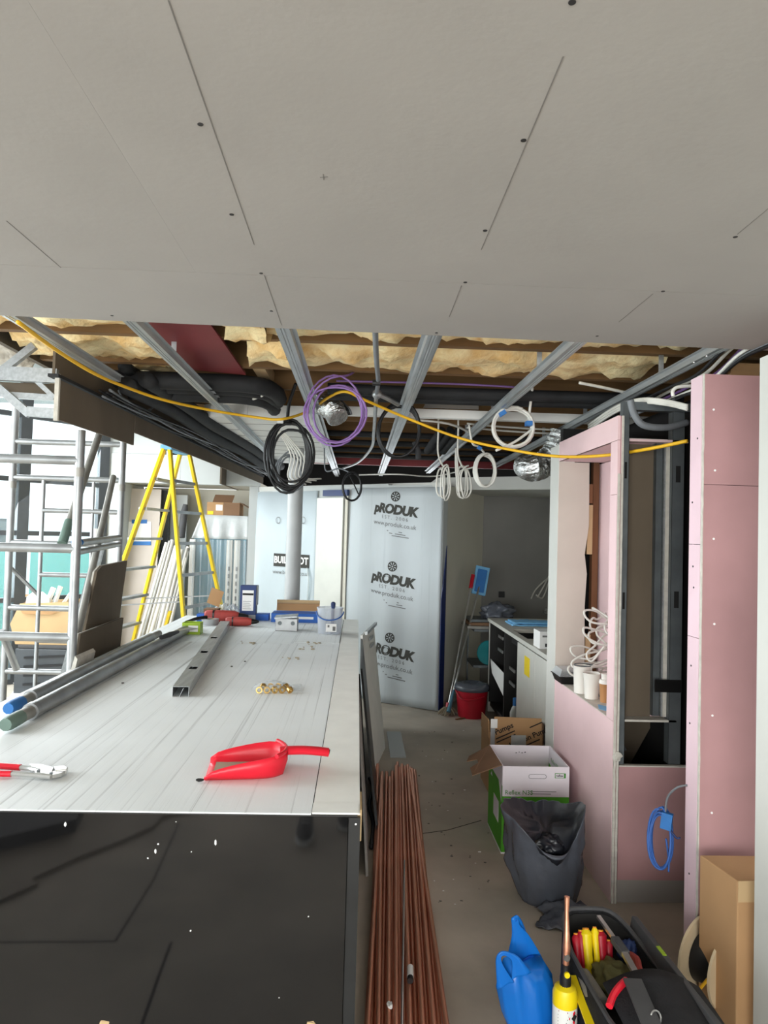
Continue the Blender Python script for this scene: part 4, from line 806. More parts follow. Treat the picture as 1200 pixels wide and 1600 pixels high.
# gas torch
gt = thing('gas_torch', (.708, 2.3, 0), 'yellow and white gas torch with a blackened copper burner', 'torch'); G = V((.706, 2.3, 0))
MB().lathe([(.036, .0), (.039, .006), (.039, .225)], G, 24).build('cylinder', 'label_white', gt, smooth=True); MB().lathe([(.0395, .222), (.0395, .258), (.033, .274), (.018, .28), (.016, .29)], G, 24).build('shoulder', 'yellow_plastic', gt, smooth=True)
MB().lathe([(.018, .28), (.018, .305), (.013, .325), (.013, .345)], G, 16).build('valve', 'cable_black', gt, smooth=True); MB().cyl(G+V((0, -.013, .32)), G+V((0, -.02, .32)), .009, 12).build('button', 'yellow_plastic', gt)
MB().tube([G+V((0, 0, .345)), G+V((.002, .0, .40)), G+V((.004, .01, .45)), G+V((.006, .02, .50)), G+V((.008, .025, .545))], [.010, .013, .009, .007, .009], 12).build('burner_tube', 'copper', gt, smooth=True); MB().ico(G+V((.001, -.008, .37)), .010, (1, .6, 1.4), 2, .2).build('soot', 'soot', gt)
dm = lambda s_, lift: [G+V((math.sin(.55+u/.039)*(.039+lift), -math.cos(.55+u/.039)*(.039+lift), .198+v)) for u, v in ((0, -s_), (s_, 0), (0, s_), (-s_, 0))]
MB().add(dm(.021, .0006), [(0, 1, 2, 3)]).build('hazard_diamond', 'red_plastic', gt, solid=.0004); MB().add(dm(.012, .0012), [(0, 1, 2, 3)]).build('hazard_mark', 'ink_black', gt, solid=.0004)
cylmap = lambda a0, z0: (lambda a, b: G+V((math.sin(a0+a/.039)*.0396, -math.cos(a0+a/.039)*.0396, z0+b)))
MB().add([cylmap(-.35, .214)(u, v) for u, v in ((-.018, 0), (.012, 0), (.012, .004), (-.018, .004))], [(0, 1, 2, 3)]).build('label_line', 'red_dull', gt)
for k in range(7): MB().add([cylmap(-.35, .203-.01*k)(u, v) for u, v in ((-.02, 0), (.015-.003*(k % 3), 0), (.015-.003*(k % 3), .0025), (-.02, .0025))], [(0, 1, 2, 3)]).build('label_line', 'ink_grey', gt)
# open tool bag
tb = thing('tool_bag', (.9, 2.3, 0), 'open black tool bag full of yellow and red handled tools', 'bag')
def bagring(z, g):                     # rounded rectangle, far end narrower
    pts = []
    for k in range(32):
        a = 2*PI*k/32; c_, s_ = math.cos(a), math.sin(a); e = .45
        x = (abs(c_)**e)*(1 if c_ > 0 else -1)*(.135+g); y = (abs(s_)**e)*(1 if s_ > 0 else -1)*(.345+g)
        x *= 1-.10*max(0, s_); pts.append(V((.905+x+.03*(-s_), 2.27+y, z)))
    return pts
br = [bagring(0, -.01), bagring(.02, 0), bagring(.16, .004), bagring(.30, 0)]
top = [V((p.x, p.y, .30+.06*max(0, (p.y-2.42)/.2)**1.5)) for p in bagring(.30, 0)]
MB().loft(br[:3]+[top], True, True).build('bag_body', 'fabric_black', tb, smooth=True, solid=.006, sharp=2)
MB().tube([p+V((0, 0, .002)) for p in top], .008, 6, True).build('rim_piping', 'rubber_grey', tb, smooth=True)
MB().loft([[V((.905+(p.x-.905)*.93, 2.27+(p.y-2.27)*.96, p.z+dz)) for p in top] for dz in (-.01, -.08)]+[[V((.905+(p.x-.905)*.85, 2.27+(p.y-2.27)*.9, .16)) for p in top]], True, False, True).build('bag_lining', 'carcass_dark', tb, smooth=True, sharp=2)
MB().obox((1.045, 2.28, .325), (.022, .60, .055), .03, 0, .15).build('spirit_level', 'rubber_grey', None, bev=.003)
lv = tag(bpy.data.objects['spirit_level'], 'dark grey spirit level lying along the rim of the tool bag', 'level'); MB().obox((1.043, 2.36, .354), (.012, .05, .004), .03).build('vial', 'green_box', lv)
def tri_pt(px, py, z): return at(px, py, Z=z)
# near flap with red binding and strap
MB().grid(lambda u, v: V((.80+.30*u+.02*v, 2.22-.34*v, .33+.05*math.sin(u*PI)-.05*v-.01*u)), 12, 8).build('lid_flap', 'fabric_black', tb, smooth=True, solid=.012, sharp=2)
a_ = [tri_pt(952, 1572, .335), tri_pt(958, 1556, .345), tri_pt(968, 1542, .355), tri_pt(979, 1532, .36)]
MB().tube(catmull(a_, 5), .011, 8).build('red_binding', 'red_plastic', tb, smooth=True)
MB().bar(tri_pt(988, 1530, .375), tri_pt(1020, 1606, .36), .055, .006).build('strap', 'rubber_grey', tb); MB().tube([tri_pt(1025, 1590, .36)+V((.014*math.cos(2*PI*k/14), .006*math.sin(2*PI*k/14), .016*math.sin(2*PI*k/14))) for k in range(14)], .0025, 6, True).build('ring', 'steel', tb, smooth=True)
MB().bar(tri_pt(895, 1525, .26), tri_pt(925, 1606, .22), .03, .006).build('yellow_webbing', 'yellow_plastic', tb)
# upright tools at the far end
tools = [(900, 1460, 'red_dark', .012, .09, 'short red screwdriver at the left end of the tool row'), (907, 1455, 'red_dark', .011, .11, 'red screwdriver behind the leftmost one'), (915, 1452, 'yellow_plastic', .016, .13, 'fat yellow handled tool in the tool bag'), (920, 1465, 'cable_black', .010, .11, 'black and yellow handled cutter in the tool bag'), (929, 1450, 'yellow_plastic', .010, .12, 'slim yellow screwdriver in the tool bag'), (938, 1455, 'red_dark', .015, .12, 'broad red screwdriver right of the yellow one'), (950, 1470, 'red_dark', .011, .08, 'red plier handle at the right end of the tool row')]
for (px, py, mt, r, L_, lb) in tools:
    p = yp(px, py, 2.50); r *= 1.25; L_ *= 1.2; t = thing('hand_tool', p-V((0, 0, L_)), lb, 'tool'); e = V((0, .35, 1)).normalized()
    MB().tube([p-e*L_, p-e*L_*.9, p-e*L_*.5, p-e*.012, p], [r*.7, r, r*.85, r*1.1, r*.6], 12).build('handle', mt, t, smooth=True); MB().cyl(p-e*(L_+.02), p-e*L_*.98, r*.75, 10).build('collar', 'yellow_plastic', t, smooth=True); MB().cyl(p-e*.004, p+e*.004, r*.55, 10).build('end_cap', 'orange', t, smooth=True)
    MB().cyl(p-e*(L_+.07), p-e*(L_+.015), r*.3, 8).build('blade', 'steel', t)
ps_ = thing('pipe_slice', yp(985, 1500, 2.3), 'long dark steel wrench lying across the tool bag', 'tool'); MB().bar(yp(935, 1432, 2.55), yp(962, 1470, 2.42), .014, .01).build('jaw', 'steel', ps_); MB().bar(yp(960, 1467, 2.43), yp(978, 1492, 2.34), .03, .022).build('grip', 'rubber_grey', ps_, bev=.004); MB().bar(yp(976, 1490, 2.34), yp(1002, 1537, 2.2), .02, .012).build('shank', 'steel', ps_)
blob('work_gloves', (.90, 2.40, .20), .075, .075, .05, 'olive', 'rolled olive work gloves inside the tool bag', 'gloves', 5, .4)
tag(MB().tube([tri_pt(912, 1523, .27), tri_pt(925, 1548, .27), tri_pt(940, 1570, .26)], [.022, .028, .026], 12).build('knee_pad', 'olive_grey', None, smooth=True), 'rolled grey cloth at the left side of the tool bag', 'cloth')
tag(MB().tube(catmull([tri_pt(985, 1492, .31), tri_pt(995, 1500, .32), tri_pt(998, 1512, .31), tri_pt(1008, 1535, .30)], 5), .012, 8).build('red_clip', 'red_dull', None, smooth=True), 'dull red clamp tucked beside the spirit level', 'clamp')
blob('tape_ball', (.985, 2.50, .24), .035, .035, .04, 'navy_part', 'dark blue rag at the far right corner of the tool bag', 'cloth', 7, .3)
# tall taped carton and cable drum in the doorway
tc_ = thing('tall_carton', (1.42, 2.5, 0), 'tall brown cardboard carton wrapped in clear film by the white wall', 'box')
MB().prism([(1.336, 2.43, 0), (1.56, 2.44, 0), (1.56, 2.63, 0), (1.302, 2.63, 0)], (0, 0, .55)).build('carton_body', 'card', tc_, bev=.004)
MB().prism([(1.337, 2.428, .48), (1.56, 2.438, .48), (1.56, 2.438, .552), (1.337, 2.428, .552)], (0, -.001, 0)).build('tape', 'card_light', tc_)
dr_ = thing('cable_drum', (1.26, 2.6, 0), 'plywood cable drum with black cable behind the tall carton', 'cable drum')
def disc(c, r, t, n): 
    n = V(n).normalized(); return MB().cyl(V(c)-n*t/2, V(c)+n*t/2, r, 36)
nd = V((.55, -.9, 0)); c1 = V((1.345, 2.69, .155)); c2 = c1+nd.normalized()*.115
disc(c1, .145, .010, nd).build('flange', 'wood_reel', dr_, smooth=True); disc(c2, .145, .010, nd).build('flange', 'wood_reel', dr_, smooth=True); disc((c1+c2)/2, .095, .10, nd).build('wound_cable', 'cable_black', dr_, smooth=True)
cable('loose_end', [yp(1076, 1567, 2.4), yp(1095, 1543, 2.5), yp(1115, 1520, 2.56), yp(1130, 1505, 2.58)], .006, 'cable_yellow', parent=dr_)
# blue cable coil hung on the nib wall
kb = coil('blue_cable', (1.275, 2.9, .50), .042, .115, 6, .0045, 'cable_blue', 'small blue cable coil hanging from the pink wall end', -.6, .02, 23, .12)
MB().obox((1.287, 2.88, .575), (.042, .022, .065), -.6, 0, .1).build('tape', 'tape_blue', kb); cable('tail', [V((1.285, 2.89, .60)), V((1.29, 2.88, .67)), V((1.315, 2.85, .72)), V((1.343, 2.82, .74))], .0045, 'cable_grey', parent=kb); cable('tail', [V((1.30, 2.87, .54)), V((1.315, 2.85, .52)), V((1.325, 2.84, .525))], .004, 'navy_part', parent=kb); cable('tail', [V((1.29, 2.89, .5)), V((1.30, 2.885, .42)), V((1.30, 2.885, .37))], .004, 'cable_blue', parent=kb)
# cavity cables
for k in range(4): cable('cavity_cable', [V((1.32+.03*k, 3.9, .86)), V((1.34+.02*k, 3.8, .72)), V((1.33+.04*k, 3.75, .60))], .006, ('cable_white', 'cable_grey')[k % 2], ('first', 'second', 'third', 'fourth')[k]+' cable from the left inside the dark wall cavity')
# ---- niche contents
ZS = .8505
def cup(px, py, top, bot, h, label, mat='cup_white', X=None, Y=None, name='paper_cup'):
    p = at(px, py, Z=ZS) if Y is None else at(px, py, Y=Y); c = V((p.x, p.y, ZS)); t = thing(name, c, label, 'cup')
    MB().lathe([(0, .006), (bot, .003), (bot+.001, .0), (top, h), (top+.0015, h+.002), (top-.0015, h+.002), (bot-.001, .008), (0, .008)], c, 24).build('cup_body', mat, t, smooth=True)
    MB().tube([c+V((top*math.cos(2*PI*k/24), top*math.sin(2*PI*k/24), h)) for k in range(24)], .0022, 6, True).build('rim', mat, t, smooth=True); return t, c
t_, c = cup(909, 1082, .049, .042, .148, 'taller white paper cup with a grey rimmed tin behind the front cup'); MB().tube([c+V((.012+.05*math.cos(2*PI*k/24), .015+.05*math.sin(2*PI*k/24), .152)) for k in range(24)], .003, 6, True).build('tin_rim', 'galv_dark', t_, smooth=True)
t_, c = cup(924, 1091, .046, .034, .135, 'white tapered paper cup at the front of the niche sill')
t_, c = cup(946, 1097, .033, .026, .10, 'small brown coffee cup with a white lid on the niche sill', 'cup_brown'); MB().lathe([(.035, .098), (.036, .106), (.032, .118), (.03, .12), (0, .118)], c, 24).build('lid', 'cup_white', t_, smooth=True); MB().lathe([(.022, .12), (.025, .15), (.0, .15)], c, 16).build('inner_cup', 'cup_white', t_, smooth=True)
ft = thing('food_tray', (1.28, 4.3, ZS), 'black plastic food tray with a clear lid at the far end of the sill', 'tray'); q = V((1.285, 4.27, ZS))
MB().loft([[q+V((sx*w_, sy*d_, z)) for sx, sy in ((-1, -1), (1, -1), (1, 1), (-1, 1))] for z, w_, d_ in ((.001, .055, .075), (.04, .068, .09), (.043, .075, .097), (.046, .075, .097), (.04, .066, .088), (.008, .05, .07))], True, True, True).build('tray_body', 'tape_black', ft, bev=.003)
MB().loft([[q+V((sx*w_, sy*d_, z)) for sx, sy in ((-1, -1), (1, -1), (1, 1), (-1, 1))] for z, w_, d_ in ((.047, .07, .092), (.085, .05, .07))], True, False, True).build('clear_lid', 'film_clear', ft)
tag(MB().prism([(1.25, 3.60, ZS), (1.30, 3.52, ZS), (1.34, 3.62, ZS), (1.28, 3.70, ZS)], (0, 0, .001)).build('printed_paper', 'sky_cloth', None), 'blue printed paper scrap lying on the niche sill', 'paper')
cn_ = thing('cable_nest', (1.40, 4.1, 1.0), 'tangle of looped white cables spilling from the niche', 'cable'); rd = random.Random(31)
for k in range(13):
    z = 1.27-.03*k+rd.uniform(-.03, .03); y = rd.uniform(3.92, 4.2); L_ = rd.choice((.06, .09, .12, .17, .19)); x0_ = 1.45; sl_ = rd.uniform(-.5, .35)
    pts = [V((1.52, y+.08, z+.05)), V((x0_, y+.03, z+.04+rd.uniform(-.03, .03))), V((x0_-L_*.6, y, z+.03-L_*.6*sl_)), V((x0_-L_, y-.02, z+.01-L_*sl_)), V((x0_-L_*1.03, y-.03, z-.02-L_*sl_)), V((x0_-L_*.8, y-.04, z-.04-L_*.8*sl_)), V((x0_-L_*.3, y-.05, z-.03+rd.uniform(-.04, .04))), V((1.49, y-.03, z+rd.uniform(-.07, .09))), V((1.517, y, z+rd.uniform(-.09, .1)))]
    cable('cable_loop', pts, .0062, 'cable_white', parent=cn_)
cable('cable_loop', [yp(926, 950, 4.2), yp(938, 957, 4.1), yp(952, 966, 4.0)], .008, 'cable_white', parent=cn_)
# ================================================================== COPPER TUBES AND LEANING PANELS
rd = random.Random(5)
def floorx(px, py): return at(px, py, Z=.02)
ends = [(590, 1195, 580), (597, 1207, 590), (604, 1207, 597), (609, 1215, 606), (613, 1206, 612), (619, 1197, 618), (621, 1192, 625), (628, 1195, 640), (633, 1198, 650), (637, 1196, 660), (641, 1200, 668), (644, 1202, 677), (648, 1204, 686), (596, 1212, 574), (625, 1200, 632), (640, 1204, 697)]
for i, (px, py, bx2) in enumerate(ends):
    lay = i % 2; z = .012+.024*lay; a = at(px, py, Z=z); b = at(bx2, 1600, Z=z); d = (b-a).normalized(); b2_ = a+d*(a.y-1.9)/abs(d.y)
    t = MB(); n = 10; dd = V((0, 0, 0)); t.tube([a, a*.5+b2_*.5, b2_], .0112, 12, cap=False).tube([a+d*.0, a+d*.03], .0092, 12)
    ORD = sorted(range(len(ends)), key=lambda j: ends[j][2]); NM = ('leftmost', 'second', 'third', 'fourth', 'fifth', 'sixth', 'seventh', 'eighth', 'ninth', 'tenth', 'eleventh', 'twelfth', 'thirteenth', 'fourteenth', 'fifteenth', 'rightmost')
    tag(t.build('copper_tube', 'copper', None, smooth=True), NM[ORD.index(i)]+(' copper tube' if ORD.index(i) in (0, 15) else ' copper tube from the left')+' in the bundle on the floor', 'pipe', 'copper tubes on the floor')
a = at(632, 1345, Z=.045); b = at(628, 1600, Z=.045); tag(MB().cyl(a, a+(b-a)*1.25, .005, 8).build('threaded_rod', 'steel', None), 'thin bright threaded rod lying on the copper tubes', 'rod')
a = at(641, 1511, Z=.058); b = at(641, 1527, Z=.058); t = thing('plastic_sleeve', a, 'short white plastic sleeve lying among the copper tubes', 'cap'); MB().cyl(a, b, .012, 14).build('sleeve', 'label_white', t, smooth=True); MB().cyl(b, b+(b-a)*.35, .0115, 14).build('open_end', 'cable_black', t)
tag(MB().ico(at(609, 1570, Z=.05), .011, (1, 1.6, .6), 2, .3).build('plaster_crumb', 'label_white', None), 'white crumb of plaster on the copper tubes', 'debris')
lp = thing('gloss_door', (.22, 5.4, 0), 'tall white gloss panel leaning on the side of the counter', 'panel')
b0 = V((.165, 5.15, 0)); b1_ = V((.27, 5.75, 0)); t1_ = V((.135, 6.05, .93)); t0_ = V((.055, 5.25, .93))
def slabq(q, t): n = (q[1]-q[0]).cross(q[3]-q[0]).normalized()*t; return MB().prism(q, n)
q0_ = [b0, b1_, V((.155, 5.95, .96)), V((.058, 5.32, .955))]
slabq(q0_, -.018).build('panel_face', 'strip_white', lp); n_ = (q0_[1]-q0_[0]).cross(q0_[3]-q0_[0]).normalized()
if n_.x < 0: n_ = -n_
f_ = lambda s_, h_: q0_[0]+(q0_[1]-q0_[0])*s_+(q0_[3]-q0_[0])*h_+n_*.003
for h_ in (.86, .92): MB().prism([f_(.45, h_), f_(.75, h_), f_(.75, h_+.025), f_(.45, h_+.025)], n_*.004).build('hinge_plate', 'galv', lp)
k_ = MB().prism([V((.075, 5.35, .955)), V((.16, 5.9, .96)), V((.16, 5.9, .985)), V((.075, 5.35, .98))], (.02, 0, 0)).build('top_cap', 'galv', lp)
bp_ = [V((.10, 3.3, 0)), V((.17, 5.12, 0)), V((.05, 5.3, .90)), V((.012, 3.9, .5))]
tag(slabq([V((.155, 4.1, 0)), V((.165, 5.10, 0)), V((.045, 5.35, .93)), V((.04, 4.5, .86))], .014).build('black_panel', 'trim_black', None), 'black board leaning between the counter and the white panel', 'panel')
tag(slabq([V((.09, 3.6, 0)), V((.10, 4.5, 0)), V((.032, 4.9, .75)), V((.03, 4.2, .70))], .012).build('grey_panel', 'board_grey', None), 'grey board offcut leaning against the counter side', 'panel')
tag(cable('cable', [V((.12, 3.9, .012)), V((.14, 4.2, .015)), V((.12, 4.5, .012)), V((.15, 4.8, .014)), V((.13, 5.0, .012))], .012, 'cable_black'), 'black cable lying at the foot of the leaning panels', 'cable')
tag(B('clear_offcut', 'film_dense', None, .30, .42, 5.5, 6.2, 0, .01), 'clear plastic offcut lying beyond the white panel', 'sheet')
# ================================================================== ON THE COUNTER
ZC2 = ZT+.0005
# metal stud
ms = thing('metal_stud_length', (-.92, 4.5, ZC2), 'galvanised stud channel with square holes lying on the counter', 'stud')
A_ = V((-.787, 3.30, ZC2)); E_ = V((-1.035, 5.72, ZC2)); L_ = (E_-A_).length; d = (E_-A_).normalized(); sd = V((d.y, -d.x, 0)); up = V((0, 0, 1))
def sp(s_, u, v): return A_+d*s_+sd*u+up*v
holes = [(.42, .50), (.92, 1.0), (1.5, 1.58)]; segs = []; last = 0
web = MB(); HW, HH = .036, .045
def wq(s0, s1, u0, u1): web.add([sp(s0, u0, HH), sp(s1, u0, HH), sp(s1, u1, HH), sp(s0, u1, HH)], [(0, 1, 2, 3)])
for (h0, h1) in holes+[(L_, L_)]:
    wq(last, h0, -HW, HW)
    if h0 < L_: wq(h0, h1, -HW, -.02); wq(h0, h1, .02, HW)
    last = h1
web.build('web', 'galv', ms, solid=.0015)
for u in (-HW, HW): MB().add([sp(0, u, 0), sp(L_, u, 0), sp(L_, u, HH), sp(0, u, HH)], [(0, 1, 2, 3)]).build('flange', 'galv', ms, solid=.0015)
MB().add([sp(0, -.005, 0), sp(L_, -.005, 0), sp(L_, .012, .038), sp(0, .012, .038)], [(0, 1, 2, 3)]).build('lip', 'galv', ms, solid=.0015)
# two aluminium poles
oct_ = [(math.cos(2*PI*k/16)*1.0, math.sin(2*PI*k/16)*1.0) for k in range(16)]
def pole(name, a, b, r, label, tape):
    t = thing(name, (a+b)/2-V((0, 0, r)), label, 'pole'); d = (b-a).normalized()
    MB().tube([a+d*.22, b-d*.18], r, 16, prof=oct_).build('outer_tube', 'alu', t, smooth=True); i_ = MB().tube([a+d*.06, a+d*.24], r*.8, 16, prof=oct_).build('inner_tube', 'alu_dull', t, smooth=True); MB().tube([a+d*.19, a+d*.225], r*1.06, 16, prof=oct_).build('collar', 'alu', t, smooth=True)
    MB().tube([a, a+d*.03, a+d*.11], [r*.72, r*.88, r*.86], 10).build('taped_end', tape, i_, smooth=True); MB().tube([b-d*.19, b], r*.8, 12).build('end_socket', 'alu_dull', t, smooth=True); return t
pole('brace_pole', V((-1.262, 2.66, ZC2+.033)), V((-1.235, 5.55, ZC2+.033)), .032, 'near aluminium brace pole with a green taped end on the counter', 'teal_tape')
pole('brace_pole', V((-1.368, 2.90, ZC2+.031)), V((-1.37, 5.05, ZC2+.031)), .030, 'far aluminium brace pole with a blue end on the counter edge', 'tape_blue')
# locking pliers
pl_ = thing('locking_pliers', (-1.0, 2.26, ZC2), 'locking pliers with red handles lying on the counter', 'pliers'); Pz = ZC2+.012
g = lambda px, py, z=.012: at(px, py, Z=ZC2+z)
for (a, b, c2) in (((-75, 1190), (-10, 1196), (32, 1199)), ((-80, 1212), (-15, 1209), (18, 1209))): MB().tube(catmull([g(*a), g(*b), g(*c2)], 4), .0095, 10).build('handle', 'red_plastic', pl_, smooth=True)
for (a, b, c2) in (((30, 1199), (48, 1201), (62, 1205)), ((16, 1209), (45, 1211), (80, 1214))): MB().tube(catmull([g(*a), g(*b), g(*c2)], 4), .0075, 8).build('arm', 'steel', pl_, smooth=True)
MB().prism([g(46, 1199, .006), g(66, 1200, .006), g(84, 1205, .006), g(80, 1216, .006), g(56, 1213, .006)], (0, 0, .012)).build('body', 'steel', pl_, bev=.002); MB().prism([g(84, 1204, .006), g(100, 1202, .006), g(106, 1205, .006), g(104, 1209, .006), g(86, 1210, .006)], (0, 0, .013)).build('upper_jaw', 'steel', pl_, bev=.002); MB().prism([g(78, 1211, .004), g(104, 1209, .004), g(96, 1214, .004), g(82, 1217, .004)], (0, 0, .012)).build('lower_jaw', 'steel', pl_, bev=.002)
for (px, py) in ((60, 1205), (80, 1209)): q = g(px, py, .018); MB().cyl(q, q+V((0, 0, .004)), .005, 10).build('rivet', 'galv_dark', pl_)
# dustpan: mouth to the left, handle to the right
du = thing('dustpan', (-.33, 2.29, ZC2), 'red plastic dustpan lying on the counter', 'dustpan'); rings = []
O_ = V((-.452, 2.285, ZC2+.002)); ax = V((1, .10, 0)).normalized(); ay = V((-.10, 1, 0)).normalized()
for k in range(11):
    s_ = k/10; w_ = .095*(1-.06*s_) if s_ < .7 else .089*math.sqrt(max(0.02, 1-((s_-.7)/.34)**2)); h_ = .014+.054*min(1, s_*1.15)**.55; x = .235*s_
    prof = [(-w_-.006*h_*10, h_), (-w_-.002, h_*.55), (-w_+.004, .012), (-w_*.82, 0), (-w_*.4, 0), (0, 0), (w_*.4, 0), (w_*.82, 0), (w_-.004, .012), (w_+.002, h_*.55), (w_+.006*h_*10, h_)]
    rings.append([O_+ax*x+ay*v+V((0, 0, z)) for v, z in prof])
last = rings[-1]; rings.append([O_+ax*.248+ay*((p-O_).dot(ay)*.55)+V((0, 0, max((p-O_).z, .04 if abs((p-O_).dot(ay)) < 9 else 0)+.0)) for p in last])
MB().loft(rings, False).build('pan', 'red_plastic', du, smooth=True, solid=.004, sharp=1.2)
hb = O_+ax*.225; MB().tube(catmull([hb+V((0, .0, .060)), hb+ax*.03+V((0, 0, .062)), hb+ax*.08+V((0, 0, .062)), hb+ax*.125+V((0, 0, .058)), hb+ax*.155+V((0, 0, .054))], 5), .5, prof=[(.046*math.cos(2*PI*k/12), .026*math.sin(2*PI*k/12)) for k in range(12)]).build('handle', 'red_plastic', du, smooth=True); MB().cyl(hb+ax*.15+V((0, 0, .056)), hb+ax*.158+V((0, 0, .054)), .009, 10).build('hang_hole', 'ink_black', du)
MB().tube([hb+ax*.02+ay*(-.085+.17*k/8)+V((-.03*(abs(k-4)/4)**2, 0, .068)) for k in range(9)], .007, 8).build('back_rim', 'red_plastic', du, smooth=True)
MB().grid(lambda u, v: O_+ax*(.02+.15*u)+ay*(-.08+.16*v)+V((0, 0, .004+.002*fbm((u*5, v*5, 1), 2))), 8, 8).build('dust', 'dust', du, smooth=True)
q = O_+ay*-.095; MB().ico(q+V((-.012, -.004, .006)), .008, (1.6, .8, .6), 2, .1).build('rubber_lip_end', 'ink_black', du)
# bag of brass fittings
fb = thing('fittings_bag', g(430, 1078), 'clear bag of brass fittings lying on the counter', 'bag'); rd = random.Random(11)
for k in range(9):
    px = 405+6*k; c = at(px, 1078-5*(k % 2), Z=ZC2+.016); n = 14; tl = rd.uniform(-.6, .6); R_ = Matrix.Rotation(rd.uniform(-.8, .8), 3, 'Z') @ Matrix.Rotation(PI/2+tl, 3, 'X')
    MB().loft([[c+R_ @ V((r_*math.cos(2*PI*j/n), r_*math.sin(2*PI*j/n), z)) for j in range(n)] for r_, z in ((.0155, -.008), (.0155, .008), (.010, .008), (.010, -.008), (.0155, -.008))]).build('brass_olive', 'brass', fb, smooth=True)
c = g(430, 1076, 0); MB().grid(lambda u, v: V((c.x-.105+.23*u, c.y-.06+.13*v, ZC2+.004+.034*math.sin(PI*min(1, u*1.25) if u < .8 else 0)**.7*math.sin(PI*v)**.6+.003*fbm((u*7, v*7, 3), 2) if 0 < u < .8 else ZC2+.006+.012*abs(fbm((u*9, v*9, 1), 2)))), 20, 12).build('clear_bag', 'film_clear', fb, smooth=True, sharp=3)
# clear tub with blue handle
tu = thing('plastic_tub', g(513, 993), 'clear plastic tub with a blue carry handle on the far end of the counter', 'tub'); c = at(514, 992, Z=ZC2); c.y += .08; c.z = ZC2
MB().lathe([(0, .001), (.086, 0), (.088, .004), (.098, .19), (.102, .19), (.102, .20), (.096, .20), (.085, .006), (0, .004)], c, 28).build('tub_body', 'tub_plastic', tu, smooth=True)
MB().tube([c+V((.104*math.cos(a_), .104*math.sin(a_)-.004, .168-.055*math.sin(-a_))) for a_ in [-PI+PI*k/18 for k in range(19)]], .005, 8).build('handle', 'cable_blue', tu, smooth=True)
pn = planefn((c.x+.015, c.y-.0955, ZC2+.055), (1, 0, 0), (0, 0, 1)); MB().add([pn(-.04, -.03), pn(.04, -.03), pn(.04, .03), pn(-.04, .03)], [(0, 1, 2, 3)]).build('label', 'label_white', tu, solid=.001)
for (a, b, w_, h_) in ((-.02, .012, .007, .009), (.022, -.006, .011, .016)): pm = planefn((c.x+.015, c.y-.0965, ZC2+.055), (1, 0, 0), (0, 0, 1)); MB().add([pm(a-w_, b-h_), pm(a+w_, b-h_), pm(a+w_, b+h_), pm(a-w_, b+h_)], [(0, 1, 2, 3)]).build('label_mark', 'ink_grey', tu)
st = tag(MB().tube([c+V((.02, .02, .01)), c+V((.022, .02, .19)), c+V((.022, .02, .215)), c+V((.022, .02, .232)), c+V((.022, .02, .24))], [.013, .013, .018, .018, .008], 12).build('blue_tube', 'navy_part', None, smooth=True), 'blue capped tube standing inside the clear tub', 'tube')
# galvanised back box with lid
mb_ = thing('back_box', g(447, 985), 'galvanised electrical box with a loose lid beside the tub', 'box'); c = at(447, 986, Z=ZC2); 
B('box_body', 'alu', mb_, c.x-.085, c.x+.085, c.y, c.y+.12, ZC2, ZC2+.095, .003); MB().obox((c.x-.005, c.y+.05, ZC2+.108), (.175, .13, .012), 0, .05, -.09).build('lid', 'galv', mb_)
for sx in (-.05, .05):
    n = 16; MB().cyl((c.x+sx, c.y+.001, ZC2+.06), (c.x+sx, c.y-.003, ZC2+.06), .016, 16).build('knockout', 'galv_dark', mb_)
# blue tray carton
def carton(name, x0, x1, y0, y1, z0, h, mat, label, cat='box', bev=.002):
    t = thing(name, ((x0+x1)/2, (y0+y1)/2, z0), label, cat); B('carton_body', mat, t, x0, x1, y0, y1, z0, z0+h, bev); return t
a = g(424, 969); b = g(497, 970); t = carton('blue_tray', a.x, b.x+.02, 6.10, 6.32, ZC2, .075, 'blue_card', 'open blue carton of fixings at the far end of the counter'); MB().prism([(a.x+.02, 6.33, ZC2+.075), (b.x, 6.33, ZC2+.075), (b.x, 6.36, ZC2+.15), (a.x+.02, 6.36, ZC2+.15)], (0, .004, 0)).build('lid_flap', 'card', t); MB().tube([(a.x+.02, 6.36, ZC2+.15), (b.x, 6.36, ZC2+.15)], .018, 10).build('rolled_edge', 'card_light', t, smooth=True)
MB().box(a.x+.20, a.x+.36, 6.0985, 6.0995, ZC2+.03, ZC2+.05).build('carton_print', 'label_white', t)
a = yp(374, 962, 6.15); b = yp(399, 962, 6.15); tp_ = yp(386, 915, 6.15); t = carton('screw_carton', a.x, b.x, 6.15, 6.25, ZC2, tp_.z-ZC2, 'navy_card', 'upright navy carton with a white label on the counter'); H_ = tp_.z-ZC2
B('label', 'label_white', t, a.x+.02, b.x-.02, 6.1485, 6.15, ZC2+.085, ZC2+H_-.04); B('label_band', 'ink_black', t, a.x+.022, b.x-.022, 6.1475, 6.1485, ZC2+H_-.082, ZC2+H_-.065); B('base_band', 'grey_tape', t, a.x-.001, b.x+.001, 6.1485, 6.15, ZC2, ZC2+.05); B('open_flap', 'grey_tape', t, b.x+.002, b.x+.006, 6.16, 6.26, ZC2+.13, ZC2+H_)
[B('label_line', 'ink_grey', t, a.x+.026, b.x-.04-.01*(k % 2), 6.1475, 6.1485, ZC2+.10+.016*k, ZC2+.104+.016*k) for k in range(5)]
a = yp(400, 965, 6.2); carton('small_blue_carton', a.x, a.x+.11, 6.18, 6.3, ZC2, .055, 'blue_card', 'flat blue carton right of the upright navy carton')
